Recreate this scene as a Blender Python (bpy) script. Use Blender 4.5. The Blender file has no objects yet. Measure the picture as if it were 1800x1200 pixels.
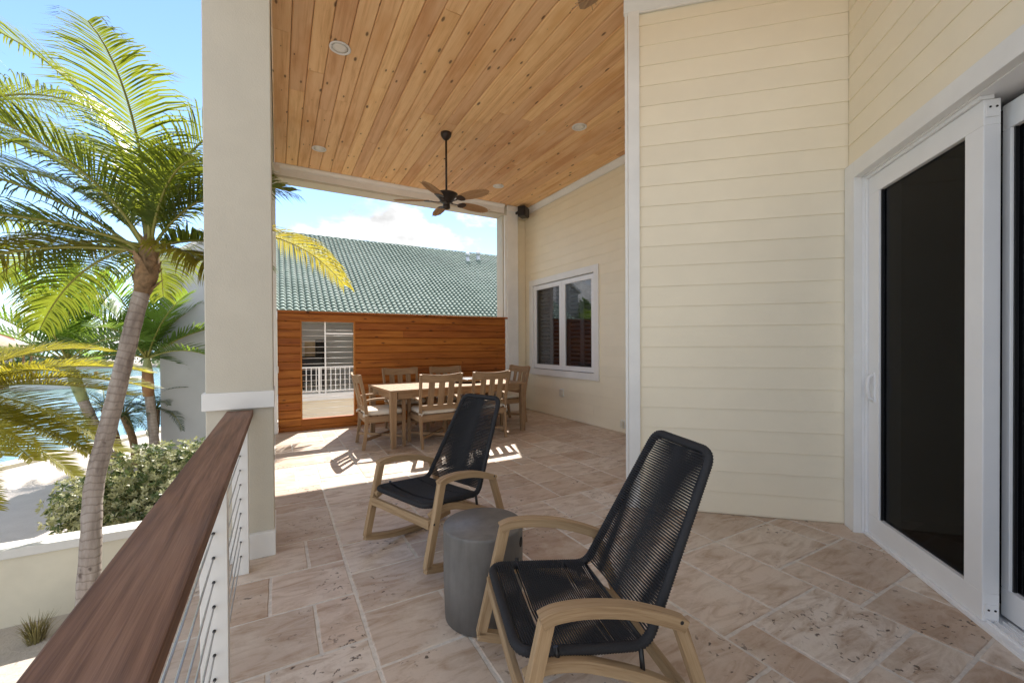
import bpy, math, random
from mathutils import Vector, Matrix
R = math.radians
random.seed(7)
scene = bpy.context.scene
COL = scene.collection
# ------------------------------------------------------------------ camera
H = 1.35
yaw, pitch, roll = R(29.35), R(-.43), R(.3)
f0 = Vector((math.sin(yaw), math.cos(yaw), 0)); r0 = Vector((math.cos(yaw), -math.sin(yaw), 0)); u0 = Vector((0, 0, 1))
fw = f0*math.cos(pitch)+u0*math.sin(pitch); up = -f0*math.sin(pitch)+u0*math.cos(pitch)
rt = r0*math.cos(roll)-up*math.sin(roll); uu = up*math.cos(roll)+r0*math.sin(roll)
cam = bpy.data.cameras.new('camera'); camo = bpy.data.objects.new('camera', cam); COL.objects.link(camo)
camo.matrix_world = Matrix(((rt.x, uu.x, -fw.x, 0), (rt.y, uu.y, -fw.y, 0), (rt.z, uu.z, -fw.z, H), (0, 0, 0, 1)))
cam.sensor_width = 36; cam.sensor_fit = 'HORIZONTAL'; cam.lens = 36*732/1800; cam.shift_y = 11.5/1800
cam.clip_start = .05; cam.clip_end = 2000
scene.camera = camo
# ------------------------------------------------------------------ light
SUN_AZ, SUN_EL = 23.0, 47.0          # azimuth from +Y towards +X
w = bpy.data.worlds.new('World'); scene.world = w; w.use_nodes = True
nt = w.node_tree; N = nt.nodes; N.clear()
def nn(t, **k):
    n = N.new(t)
    for a, b in k.items(): setattr(n, a, b)
    return n
sky = nn('ShaderNodeTexSky', sky_type='NISHITA', sun_disc=False, sun_elevation=R(SUN_EL), sun_rotation=R(SUN_AZ))
sky.air_density = .75; sky.dust_density = 0; sky.ozone_density = 3.0
tc = nn('ShaderNodeTexCoord')
mp = nn('ShaderNodeMapping'); mp.inputs['Scale'].default_value = (1, 1, 1.9); mp.inputs['Location'].default_value = (3.1, 1.7, .35)
ns = nn('ShaderNodeTexNoise'); ns.inputs['Scale'].default_value = 3.3; ns.inputs['Detail'].default_value = 10; ns.inputs['Roughness'].default_value = .56
dp = nn('ShaderNodeVectorMath', operation='DOT_PRODUCT'); dp.inputs[1].default_value = (.33, .89, .33)
mr = nn('ShaderNodeMapRange'); mr.interpolation_type = 'SMOOTHSTEP'
for i, v in zip(('From Min', 'From Max', 'To Min', 'To Max'), (.90, .985, 0, -.045)): mr.inputs[i].default_value = v
dp2 = nn('ShaderNodeVectorMath', operation='DOT_PRODUCT'); dp2.inputs[1].default_value = (-.26, .85, .46)
mr2 = nn('ShaderNodeMapRange'); mr2.interpolation_type = 'SMOOTHSTEP'
for i, v in zip(('From Min', 'From Max', 'To Min', 'To Max'), (.90, .98, 0, -.2)): mr2.inputs[i].default_value = v
ad0 = nn('ShaderNodeMath', operation='ADD'); ad = nn('ShaderNodeMath', operation='ADD')
rp = nn('ShaderNodeMapRange'); rp.interpolation_type = 'SMOOTHSTEP'
for i, v in zip(('From Min', 'From Max'), (.43, .515)): rp.inputs[i].default_value = v
n2 = nn('ShaderNodeTexNoise'); n2.inputs['Scale'].default_value = 5.0; n2.inputs['Detail'].default_value = 6
cr = nn('ShaderNodeMapRange')
for i, v in zip(('From Min', 'From Max', 'To Min', 'To Max'), (.38, .58, 2.0, 4.7)): cr.inputs[i].default_value = v
cc = nn('ShaderNodeCombineColor')
mx = nn('ShaderNodeMix', data_type='RGBA')
bg = nn('ShaderNodeBackground'); bg.inputs['Strength'].default_value = .068
out = nn('ShaderNodeOutputWorld')
L = nt.links.new
L(tc.outputs['Generated'], mp.inputs[0]); L(mp.outputs[0], ns.inputs['Vector']); L(mp.outputs[0], n2.inputs['Vector'])
L(tc.outputs['Generated'], dp.inputs[0]); L(dp.outputs['Value'], mr.inputs[0]); L(tc.outputs['Generated'], dp2.inputs[0]); L(dp2.outputs['Value'], mr2.inputs[0]); L(mr.outputs[0], ad0.inputs[0]); L(mr2.outputs[0], ad0.inputs[1]); L(ad0.outputs[0], ad.inputs[0]); L(ns.outputs[0], ad.inputs[1])
L(ad.outputs[0], rp.inputs[0]); L(n2.outputs[0], cr.inputs[0])
for i in range(3): L(cr.outputs[0], cc.inputs[i])
L(sky.outputs[0], mx.inputs[6]); L(cc.outputs[0], mx.inputs[7]); L(rp.outputs[0], mx.inputs[0])
L(mx.outputs[2], bg.inputs[0]); L(bg.outputs[0], out.inputs[0])
sl = bpy.data.lights.new('sun', 'SUN'); sl.energy = 2.0; sl.angle = R(.5); sl.color = (1, .94, .86)
so = bpy.data.objects.new('sun', sl); COL.objects.link(so)
sd = Vector((math.sin(R(SUN_AZ))*math.cos(R(SUN_EL)), math.cos(R(SUN_AZ))*math.cos(R(SUN_EL)), math.sin(R(SUN_EL))))
so.rotation_euler = sd.to_track_quat('Z', 'Y').to_euler(); so.location = (0, 0, 30)
vs = scene.view_settings; vs.view_transform = 'Standard'; vs.look = 'None'; vs.exposure = 2.35; vs.gamma = 1; vs.use_curve_mapping = False
cy = scene.cycles; cy.max_bounces = 10; cy.diffuse_bounces = 6; cy.transparent_max_bounces = 12; cy.use_denoising = True

# ------------------------------------------------------------------ mesh builder
class MB:
    def __init__(s): s.v = []; s.f = []; s.g = []; s.sm = []; s.M = Matrix(); s.off = Vector((0, 0, 0))
    def add(s, vs, fs, gs=None, smooth=False):
        b = len(s.v)
        for i, p in enumerate(vs):
            s.v.append(s.M @ Vector(p)); s.g.append(tuple(Vector(gs[i] if gs else p)+s.off))
        for f in fs: s.f.append([b+i for i in f]); s.sm.append(smooth)
    def newoff(s): s.off = Vector((random.uniform(0, 40), random.uniform(0, 40), random.uniform(0, 40)))
    def beam(s, p0, p1, w, h, upv=(0, 0, 1), w1=None, h1=None):
        """box from p0 to p1, w across, h along upv"""
        s.newoff()
        p0 = Vector(p0); p1 = Vector(p1); d = p1-p0; ln = d.length; d.normalize()
        upv = Vector(upv); sx = d.cross(upv)
        if sx.length < 1e-4: sx = d.cross(Vector((1, 0, 0)))
        sx.normalize(); uz = sx.cross(d)
        vs = []; gs = []
        for p, ww, hh, l in ((p0, w, h, 0), (p1, w1 or w, h1 or h, ln)):
            for a, b in ((-.5, -.5), (.5, -.5), (.5, .5), (-.5, .5)):
                vs.append(p+sx*ww*a+uz*hh*b); gs.append((l, a*ww, b*hh))
        s.add(vs, [(3, 2, 1, 0), (4, 5, 6, 7), (0, 1, 5, 4), (1, 2, 6, 5), (2, 3, 7, 6), (3, 0, 4, 7)], gs)
    def box(s, x0, x1, y0, y1, z0, z1):
        dx, dy, dz = x1-x0, y1-y0, z1-z0
        cx, cy_, cz = (x0+x1)/2, (y0+y1)/2, (z0+z1)/2
        if dx >= dy and dx >= dz: s.beam((x0, cy_, cz), (x1, cy_, cz), dy, dz)
        elif dy >= dz: s.beam((cx, y0, cz), (cx, y1, cz), dx, dz)
        else: s.beam((cx, cy_, z0), (cx, cy_, z1), dx, dy, upv=(0, 1, 0))
    def tube(s, pts, r, n=8, cap=True, smooth=True, closed=False):
        s.newoff(); pts = [Vector(p) for p in pts]; k = len(pts)
        if not isinstance(r, (list, tuple)): r = [r]*k
        t0 = None; vs = []; gs = []; l = 0; nx = None
        for i, p in enumerate(pts):
            a = pts[(i-1) % k] if (i or closed) else pts[i]; b = pts[(i+1) % k] if (i < k-1 or closed) else pts[i]
            t = (b-a).normalized()
            if nx is None: nx = t.orthogonal().normalized()
            else: nx = (nx-t*nx.dot(t)).normalized()
            ny = t.cross(nx)
            if i: l += (p-pts[i-1]).length
            for j in range(n):
                an = 2*math.pi*j/n
                vs.append(p+(nx*math.cos(an)+ny*math.sin(an))*r[i]); gs.append((l, math.cos(an)*r[i], math.sin(an)*r[i]))
        fs = []
        for i in range(k if closed else k-1):
            i2 = (i+1) % k
            for j in range(n): fs.append((i*n+j, i*n+(j+1) % n, i2*n+(j+1) % n, i2*n+j))
        s.add(vs, fs, gs, smooth)
        if cap and not closed:
            b = len(s.v)-len(vs)
            s.f.append([b+j for j in range(n)][::-1]); s.sm.append(False)
            s.f.append([b+(k-1)*n+j for j in range(n)]); s.sm.append(False)
    def prism(s, poly, O, U, V, W, t, smooth=False):
        """polygon (u,v) in plane O,U,V extruded by t along W"""
        s.newoff(); O, U, V, W = map(Vector, (O, U, V, W)); k = len(poly)
        vs = [O+U*a+V*b for a, b in poly]+[O+U*a+V*b+W*t for a, b in poly]
        gs = [(a, b, 0) for a, b in poly]+[(a, b, t) for a, b in poly]
        fs = [list(range(k))[::-1], [k+i for i in range(k)]]+[(i, (i+1) % k, k+(i+1) % k, k+i) for i in range(k)]
        s.add(vs, fs, gs, smooth)
    def ribbon(s, pts, upf, w, h):
        """rectangular section swept along pts; upf(i,t) gives the section's up"""
        s.newoff(); pts = [Vector(p) for p in pts]; k = len(pts); vs = []; gs = []; l = 0
        for i, p in enumerate(pts):
            t = (pts[min(i+1, k-1)]-pts[max(i-1, 0)]).normalized()
            sx = Vector(upf); sx = (sx-t*sx.dot(t)).normalized(); uz = sx.cross(t)
            if i: l += (p-pts[i-1]).length
            hh = h[i] if isinstance(h, (list, tuple)) else h
            for a, b in ((-.5, -.5), (.5, -.5), (.5, .5), (-.5, .5)):
                vs.append(p+sx*w*a+uz*hh*b); gs.append((l, a*w, b*hh))
        fs = [(3, 2, 1, 0), tuple((k-1)*4+j for j in range(4))]
        for i in range(k-1):
            for j in range(4): fs.append((i*4+j, i*4+(j+1) % 4, i*4+4+(j+1) % 4, i*4+4+j))
        s.add(vs, fs, gs)
    def lathe(s, prof, n=24, O=(0, 0, 0), smooth=True):
        s.newoff(); O = Vector(O); vs = []; fs = []
        for r, z in prof:
            for j in range(n): vs.append(O+Vector((r*math.cos(2*math.pi*j/n), r*math.sin(2*math.pi*j/n), z)))
        for i in range(len(prof)-1):
            for j in range(n): fs.append((i*n+j, i*n+(j+1) % n, (i+1)*n+(j+1) % n, (i+1)*n+j))
        s.add(vs, fs, None, smooth)
        b = len(s.v)-len(vs)
        if prof[0][0] > .002: s.f.append([b+j for j in range(n)][::-1]); s.sm.append(False)
        if prof[-1][0] > .002: s.f.append([b+(len(prof)-1)*n+j for j in range(n)]); s.sm.append(False)
    def mesh(s, name, mat):
        me = bpy.data.meshes.new(name)
        me.from_pydata([tuple(p) for p in s.v], [], s.f)
        at = me.attributes.new('gco', 'FLOAT_VECTOR', 'POINT')
        at.data.foreach_set('vector', [c for g in s.g for c in g])
        me.polygons.foreach_set('use_smooth', s.sm)
        if mat: me.materials.append(mat)
        me.update(); return me
    def build(s, name, mat, parent=None, bevel=0, loc=None):
        o = bpy.data.objects.new(name, s.mesh(name, mat)); COL.objects.link(o)
        if parent: o.parent = parent
        if loc: o.location = loc
        if bevel:
            m = o.modifiers.new('bevel', 'BEVEL'); m.width = bevel; m.segments = 2; m.limit_method = 'ANGLE'; m.angle_limit = R(40)
        return o
def inst(name, me, parent, loc=(0, 0, 0), rot=(0, 0, 0)):
    o = bpy.data.objects.new(name, me); COL.objects.link(o); o.parent = parent; o.location = loc; o.rotation_euler = rot; return o
def thing(name, label, cat, loc=(0, 0, 0), rz=0, group=None):
    o = bpy.data.objects.new(name, None); COL.objects.link(o); o.location = loc; o.rotation_euler = (0, 0, rz); o.empty_display_size = .1
    return tag(o, label, cat, group)
def tag(o, label, cat, group=None):
    o['label'] = label; o['category'] = cat
    if group: o['group'] = group
    return o
def struct(o): o['kind'] = 'structure'; return o
def stuff(o): o['kind'] = 'stuff'; return o
def dup(o, parent=None, kids=None):
    c = o.copy(); COL.objects.link(c)
    if parent: c.parent = parent
    for ch in [x for x in bpy.data.objects if x.parent == o]: dup(ch, c)
    return c

# ------------------------------------------------------------------ materials
def newmat(name):
    m = bpy.data.materials.new(name); m.use_nodes = True; t = m.node_tree
    b = t.nodes['Principled BSDF']; return m, t, b
def node(t, typ, ins=None, **k):
    n = t.nodes.new(typ)
    for a, b in k.items(): setattr(n, a, b)
    for a, b in (ins or {}).items():
        if hasattr(b, 'is_output'): t.links.new(b, n.inputs[a])
        else: n.inputs[a].default_value = b
    return n
def ramp(t, fac, stops):
    n = t.nodes.new('ShaderNodeValToRGB'); e = n.color_ramp.elements
    while len(e) < len(stops): e.new(.5)
    for i, (p, c) in enumerate(stops): e[i].position = p; e[i].color = (*c, 1) if len(c) == 3 else c
    t.links.new(fac, n.inputs[0]); return n.outputs[0]
def mixc(t, fac, a, b, mode='MIX'):
    n = t.nodes.new('ShaderNodeMix'); n.data_type = 'RGBA'; n.blend_type = mode
    for i, v in ((0, fac), (6, a), (7, b)):
        if hasattr(v, 'is_output'): t.links.new(v, n.inputs[i])
        else: n.inputs[i].default_value = (*v, 1) if isinstance(v, tuple) and len(v) == 3 else v
    return n.outputs[2]
def bump(t, b, h, s=.3, d=.01):
    n = node(t, 'ShaderNodeBump', {'Strength': s, 'Distance': d, 'Height': h}); t.links.new(n.outputs[0], b.inputs['Normal'])
def mth(t, op, a, b=0.0):
    n = t.nodes.new('ShaderNodeMath'); n.operation = op
    for i, v in ((0, a), (1, b)):
        if hasattr(v, 'is_output'): t.links.new(v, n.inputs[i])
        else: n.inputs[i].default_value = v
    return n.outputs[0]
def coords(t, kind='gco', scale=(1, 1, 1), rnd=True):
    if kind == 'gco': src = node(t, 'ShaderNodeAttribute', attribute_name='gco').outputs['Vector']
    elif kind == 'pos': src = t.nodes.new('ShaderNodeNewGeometry').outputs['Position']
    else: src = t.nodes.new('ShaderNodeTexCoord').outputs['Object']
    if rnd:
        oi = t.nodes.new('ShaderNodeObjectInfo')
        src = node(t, 'ShaderNodeVectorMath', {0: src, 1: node(t, 'ShaderNodeVectorMath', {0: oi.outputs['Random'], 1: (31., 17., 23.)}, operation='MULTIPLY').outputs[0]}, operation='ADD').outputs[0]
    return node(t, 'ShaderNodeVectorMath', {0: src, 1: scale}, operation='MULTIPLY').outputs[0]
def noise(t, vec, sc=1, det=5, ro=.55, dist=0):
    return node(t, 'ShaderNodeTexNoise', {'Vector': vec, 'Scale': sc, 'Detail': det, 'Roughness': ro, 'Distortion': dist}).outputs[0]

def wood(name, c0, c1, c2, rough=.6, along=1.6, across=22, knots=None, vary=.25, hue=.0, bs=.25, spec=.3, blotch=None):
    m, t, b = newmat(name)
    g = coords(t, 'gco', (along, across, across))
    g2 = coords(t, 'gco', (along*4, across*7, across*7))
    n1 = noise(t, g, 1, 5, .6, .6); n2_ = noise(t, g2, 1, 3, .7)
    f = mth(t, 'ADD', mth(t, 'MULTIPLY', n1, .68), mth(t, 'MULTIPLY', n2_, .32))
    col = ramp(t, f, [(.33, c2), (.5, c1), (.68, c0)])
    if blotch:
        n3 = noise(t, coords(t, 'gco', (1.1, 3, 3)), 1, 3)
        col = mixc(t, node(t, 'ShaderNodeMapRange', {0: n3, 1: .5, 2: .7, 3: 0, 4: blotch[0]}).outputs[0], col, blotch[1])
    oi = t.nodes.new('ShaderNodeObjectInfo')
    val = mth(t, 'ADD', mth(t, 'MULTIPLY', oi.outputs['Random'], vary), 1-vary/2)
    col = node(t, 'ShaderNodeHueSaturation', {'Color': col, 'Value': val, 'Saturation': 1.0, 'Hue': mth(t, 'ADD', mth(t, 'MULTIPLY', oi.outputs['Random'], hue), .5-hue/2)}).outputs[0]
    if knots:
        kg = coords(t, 'gco', (2.6, 6.5, 0))
        vo = node(t, 'ShaderNodeTexVoronoi', {'Vector': kg, 'Scale': 1.0, 'Randomness': 1.0}, voronoi_dimensions='2D')
        sepc = node(t, 'ShaderNodeSeparateColor', {0: vo.outputs['Color']})
        size = mth(t, 'MULTIPLY', mth(t, 'MAXIMUM', mth(t, 'SUBTRACT', sepc.outputs[0], .45), 0.0), .19)
        kf = node(t, 'ShaderNodeMapRange', {0: vo.outputs['Distance'], 1: mth(t, 'MULTIPLY', size, .6), 2: mth(t, 'ADD', size, .012), 3: 1.0, 4: 0.0}).outputs[0]
        col = mixc(t, mth(t, 'MULTIPLY', kf, .9), col, knots)
        halo = node(t, 'ShaderNodeMapRange', {0: vo.outputs['Distance'], 1: 0.0, 2: .2, 3: .35, 4: 0.0}).outputs[0]
        col = mixc(t, halo, col, mixc(t, .6, col, c2))
    t.links.new(col, b.inputs['Base Color']); b.inputs['Roughness'].default_value = rough; b.inputs['Specular IOR Level'].default_value = spec
    bump(t, b, f, bs, .004); return m
def plain(name, c, rough=.5, metal=0, nsc=6, namt=.12, bs=.0, bsc=60, spec=.5, kind='obj', vary=0):
    m, t, b = newmat(name)
    v = coords(t, kind, (1, 1, 1))
    n1 = noise(t, v, nsc, 5, .6)
    f = node(t, 'ShaderNodeMapRange', {0: n1, 1: .3, 2: .7, 3: 1-namt, 4: 1+namt}).outputs[0]
    col = node(t, 'ShaderNodeHueSaturation', {'Color': (*c, 1), 'Value': f}).outputs[0]
    if vary:
        oi = t.nodes.new('ShaderNodeObjectInfo')
        col = node(t, 'ShaderNodeHueSaturation', {'Color': col, 'Value': mth(t, 'ADD', mth(t, 'MULTIPLY', oi.outputs['Random'], vary), 1-vary/2)}).outputs[0]
    t.links.new(col, b.inputs['Base Color'])
    b.inputs['Roughness'].default_value = rough; b.inputs['Metallic'].default_value = metal; b.inputs['Specular IOR Level'].default_value = spec
    if bs: bump(t, b, noise(t, v, bsc, 4), bs, .003)
    return m
M = {}
M['siding'] = plain('cream_siding_paint', (.86, .78, .61), .55, nsc=3, namt=.025, bs=.15, bsc=45, kind='gco', vary=.03)
M['white'] = plain('white_trim_paint', (.80, .795, .77), .45, nsc=3, namt=.05, bs=.08, bsc=40, kind='gco')
M['vinyl'] = plain('white_vinyl_frame', (.82, .82, .82), .35, nsc=3, namt=.03)
M['stucco'] = plain('cream_stucco', (.57, .53, .44), .8, nsc=5, namt=.03, bs=.45, bsc=110)
M['fence'] = wood('orange_stained_cedar', (.50, .185, .035), (.385, .125, .02), (.22, .06, .01), .55, 1.2, 16, knots=(.07, .02, .006), vary=.35, hue=.012)
M['ceil'] = wood('knotty_cypress', (.88, .60, .335), (.82, .525, .27), (.62, .345, .15), .5, .9, 15, knots=(.05, .025, .012), vary=.2, hue=.012, blotch=(.55, (.62, .29, .09)))
M['teak'] = wood('weathered_teak', (.47, .335, .20), (.385, .26, .145), (.25, .155, .08), .65, 2.2, 45, vary=.16, bs=.3)
M['teakgrey'] = wood('dining_teak', (.38, .255, .15), (.31, .20, .112), (.21, .128, .068), .65, 2.2, 35, vary=.16, bs=.3)
M['ipe'] = wood('dark_ipe_cap', (.30, .165, .10), (.19, .095, .055), (.075, .036, .02), .62, 1.5, 38, vary=.0, bs=.5, spec=.3, blotch=(.4, (.22, .15, .12)))
M['rope'] = plain('black_polyester_rope', (.017, .017, .020), .75, nsc=200, namt=.3, bs=.5, bsc=350)
M['black'] = plain('black_metal', (.012, .012, .013), .4)
M['bronze'] = plain('dark_bronze_metal', (.035, .025, .02), .38, metal=.4)
M['blade'] = wood('palm_leaf_blade', (.50, .33, .18), (.42, .26, .135), (.30, .17, .08), .6, 2, 30, vary=.1)
M['steel'] = plain('stainless_cable', (.6, .6, .6), .3, metal=1)
M['cushion'] = plain('cream_cushion_canvas', (.72, .67, .58), .9, nsc=9, namt=.06, bs=.3, bsc=250)
M['lamp'] = plain('frosted_lens', (.8, .78, .72), .4)
M['plastic'] = plain('ivory_plastic', (.72, .68, .56), .4)
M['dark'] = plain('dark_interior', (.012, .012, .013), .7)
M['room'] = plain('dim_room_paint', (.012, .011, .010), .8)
M['shutter'] = plain('grey_shutter_paint', (.20, .20, .205), .5)
M['grout'] = plain('pale_grout', (.64, .59, .53), .9, nsc=30, namt=.15, bs=.5, bsc=200, kind='pos')
# concrete stool
m, t, b = newmat('grey_concrete'); v = coords(t, 'obj')
n1 = noise(t, v, 4, 6, .65); n2_ = noise(t, coords(t, 'obj', (8, 8, 1.2)), 3, 4)
col = ramp(t, mth(t, 'ADD', mth(t, 'MULTIPLY', n1, .6), mth(t, 'MULTIPLY', n2_, .4)), [(.3, (.095, .088, .08)), (.55, (.15, .14, .13)), (.75, (.2, .188, .175))])
t.links.new(col, b.inputs['Base Color']); b.inputs['Roughness'].default_value = .5; bump(t, b, noise(t, v, 60, 5), .12, .003); M['concrete'] = m
# travertine
m, t, b = newmat('travertine'); v = coords(t, 'obj'); oi = t.nodes.new('ShaderNodeObjectInfo')
base = ramp(t, oi.outputs['Random'], [(0, (.56, .44, .345)), (.2, (.67, .57, .475)), (.4, (.48, .355, .265)), (.6, (.61, .48, .38)), (.8, (.70, .615, .53)), (1, (.44, .32, .235))])
vein = noise(t, coords(t, 'obj', (2.2, 7, 7)), 1.6, 8, .65, 1.2)
cl = noise(t, v, 5, 5, .6)
col = mixc(t, node(t, 'ShaderNodeMapRange', {0: vein, 1: .44, 2: .66, 3: 0, 4: .75}).outputs[0], base, (.34, .22, .135))
col = mixc(t, node(t, 'ShaderNodeMapRange', {0: cl, 1: .48, 2: .7, 3: 0, 4: .5}).outputs[0], col, (.70, .625, .53))
pm = noise(t, v, 2.3, 3); pit = noise(t, v, 34, 3, .55, .4)
pf = mth(t, 'MULTIPLY', node(t, 'ShaderNodeMapRange', {0: pit, 1: .615, 2: .66, 3: 0, 4: 1}).outputs[0], node(t, 'ShaderNodeMapRange', {0: pm, 1: .50, 2: .6, 3: .0, 4: 1}).outputs[0])
col = mixc(t, mth(t, 'MULTIPLY', pf, .9), col, (.09, .065, .05))
sp = noise(t, v, 90, 3, .7); col = mixc(t, node(t, 'ShaderNodeMapRange', {0: sp, 1: .55, 2: .8, 3: 0, 4: .4}).outputs[0], col, (.36, .27, .2))
t.links.new(col, b.inputs['Base Color']); b.inputs['Roughness'].default_value = .5; b.inputs['Specular IOR Level'].default_value = .4
hh = mth(t, 'SUBTRACT', mth(t, 'MULTIPLY', cl, .5), pf); bump(t, b, hh, .6, .008); M['trav'] = m
# leaves
def leafmat(name, c, tr, tc_, rough=.38, vary=.35, hue=.03, nsc=8):
    m, t, b = newmat(name); oi = t.nodes.new('ShaderNodeObjectInfo')
    n1 = noise(t, coords(t, 'pos', rnd=False), nsc, 3)
    val = mth(t, 'ADD', mth(t, 'MULTIPLY', oi.outputs['Random'], vary), mth(t, 'ADD', mth(t, 'MULTIPLY', n1, .6), .7-vary/2))
    hu = mth(t, 'ADD', .5-hue/2, mth(t, 'MULTIPLY', n1, hue))
    c1 = node(t, 'ShaderNodeHueSaturation', {'Color': (*c, 1), 'Value': val, 'Hue': hu}).outputs[0]
    c2 = node(t, 'ShaderNodeHueSaturation', {'Color': (*tc_, 1), 'Value': val, 'Hue': hu}).outputs[0]
    t.links.new(c1, b.inputs['Base Color']); b.inputs['Roughness'].default_value = rough
    tb = node(t, 'ShaderNodeBsdfTranslucent', {'Color': c2})
    ms = node(t, 'ShaderNodeMixShader', {0: tr, 1: b.outputs[0], 2: tb.outputs[0]})
    t.links.new(ms.outputs[0], t.nodes['Material Output'].inputs['Surface']); return m
M['coco'] = leafmat('coconut_leaflet', (.095, .145, .026), .45, (.30, .34, .03))
M['cocoyellow'] = leafmat('ageing_coconut_leaflet', (.17, .17, .03), .5, (.42, .35, .035))
M['xmas'] = leafmat('christmas_palm_leaflet', (.075, .155, .025), .48, (.26, .38, .04))
M['date'] = leafmat('golden_date_leaflet', (.22, .22, .035), .5, (.48, .42, .035))
M['pygmy'] = leafmat('pygmy_date_leaflet', (.03, .075, .03), .3, (.05, .12, .03))
M['bushlight'] = leafmat('cream_edged_leaf', (.47, .47, .29), .3, (.4, .42, .15), nsc=14)
M['bushdark'] = leafmat('green_leaf', (.10, .15, .06), .3, (.14, .2, .04), nsc=14)
M['mangrove'] = leafmat('mangrove_leaf', (.03, .06, .022), .2, (.05, .1, .02), nsc=.6)
M['grassy'] = leafmat('dry_grass', (.27, .235, .10), .3, (.4, .34, .12))
M['deadfrond'] = leafmat('dead_brown_leaflet', (.22, .13, .06), .3, (.3, .17, .06))
M['rachis'] = plain('frond_stalk', (.27, .26, .06), .5)
M['trunk'] = None
m, t, b = newmat('ringed_palm_bark')
g = coords(t, 'gco', (1, 1, 1)); sx = node(t, 'ShaderNodeSeparateXYZ', {0: g})
wob = noise(t, coords(t, 'gco', (1, 4, 4)), 1.5, 2)
ph = mth(t, 'MULTIPLY', mth(t, 'ADD', sx.outputs[0], mth(t, 'MULTIPLY', wob, .16)), 11.0)
fr = mth(t, 'FRACT', ph); ringf = node(t, 'ShaderNodeMapRange', {0: fr, 1: 0, 2: .22, 3: 1, 4: 0}).outputs[0]
pat = noise(t, coords(t, 'gco', (2, 10, 10)), 1.2, 5, .65)
col = ramp(t, pat, [(.3, (.20, .16, .135)), (.5, (.34, .285, .245)), (.72, (.46, .405, .36))])
col = mixc(t, mth(t, 'MULTIPLY', ringf, .55), col, (.13, .095, .075))
spot = noise(t, coords(t, 'gco', (7, 7, 7)), 1, 2); col = mixc(t, node(t, 'ShaderNodeMapRange', {0: spot, 1: .68, 2: .75, 3: 0, 4: .8}).outputs[0], col, (.07, .045, .035))
t.links.new(col, b.inputs['Base Color']); b.inputs['Roughness'].default_value = .85
bump(t, b, mth(t, 'SUBTRACT', pat, ringf), .6, .012); M['trunk'] = m
M['boot'] = plain('palm_fibre', (.25, .16, .085), .9, nsc=14, namt=.5, bs=.8, bsc=60)
M['shaft'] = plain('green_crownshaft', (.27, .30, .12), .45, nsc=4, namt=.25)
M['brownshaft'] = plain('dry_brown_sheath', (.36, .19, .09), .7, nsc=6, namt=.3)
M['cap'] = plain('white_planter_paint', (.70, .69, .65), .7, nsc=4, namt=.06, bs=.3, bsc=60)
M['planter'] = plain('cream_planter_stucco', (.70, .655, .52), .8, nsc=2, namt=.07, bs=.4, bsc=60)
M['bluewall'] = plain('grey_stucco_wall', (.53, .55, .58), .85, nsc=1.2, namt=.06, bs=.4, bsc=30)
m, t, b = newmat('pale_sand'); v = coords(t, 'pos', rnd=False)
n1 = noise(t, v, .5, 6, .6); n2_ = noise(t, v, 14, 5, .7)
col = ramp(t, mth(t, 'ADD', mth(t, 'MULTIPLY', n1, .55), mth(t, 'MULTIPLY', n2_, .45)), [(.3, (.38, .33, .28)), (.5, (.48, .43, .38)), (.7, (.55, .50, .45))])
t.links.new(col, b.inputs['Base Color']); b.inputs['Roughness'].default_value = .95; bump(t, b, n2_, .6, .04); M['sand'] = m
m, t, b = newmat('beige_driveway'); n1 = noise(t, v_ if False else coords(t, 'pos', rnd=False), 2.2, 6, .6); n2_ = noise(t, coords(t, 'pos', rnd=False), 40, 3, .6)
col = ramp(t, mth(t, 'ADD', mth(t, 'MULTIPLY', n1, .6), mth(t, 'MULTIPLY', n2_, .4)), [(.3, (.47, .42, .385)), (.7, (.57, .52, .48))])
t.links.new(col, b.inputs['Base Color']); b.inputs['Roughness'].default_value = .9; bump(t, b, n2_, .4, .01); M['drive'] = m
m, t, b = newmat('canal_water'); v = coords(t, 'pos', (1, 1, 1), rnd=False)
b.inputs['Base Color'].default_value = (.14, .25, .24, 1); b.inputs['Roughness'].default_value = .16
bump(t, b, noise(t, v, 1.6, 4, .6), .35, .12); M['water'] = m
m, t, b = newmat('green_glazed_tile'); oi = t.nodes.new('ShaderNodeObjectInfo')
n1 = noise(t, coords(t, 'pos', rnd=False), 5.5, 3, .7); n0 = noise(t, coords(t, 'pos', rnd=False), .6, 3)
col = ramp(t, mth(t, 'ADD', mth(t, 'MULTIPLY', n1, .65), mth(t, 'MULTIPLY', n0, .35)), [(.3, (.12, .18, .155)), (.5, (.20, .275, .24)), (.7, (.31, .38, .345))])
t.links.new(col, b.inputs['Base Color']); b.inputs['Roughness'].default_value = .75; b.inputs['Specular IOR Level'].default_value = .3; M['tile'] = m
M['galv'] = plain('galvanised_vent', (.62, .66, .70), .35, metal=.6)
M['red'] = plain('coral_roof', (.62, .26, .20), .7)
M['thatch'] = plain('tan_thatch', (.45, .36, .25), .9, nsc=3, namt=.2)
M['redpaint'] = plain('red_boat_paint', (.6, .05, .03), .4)
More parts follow.
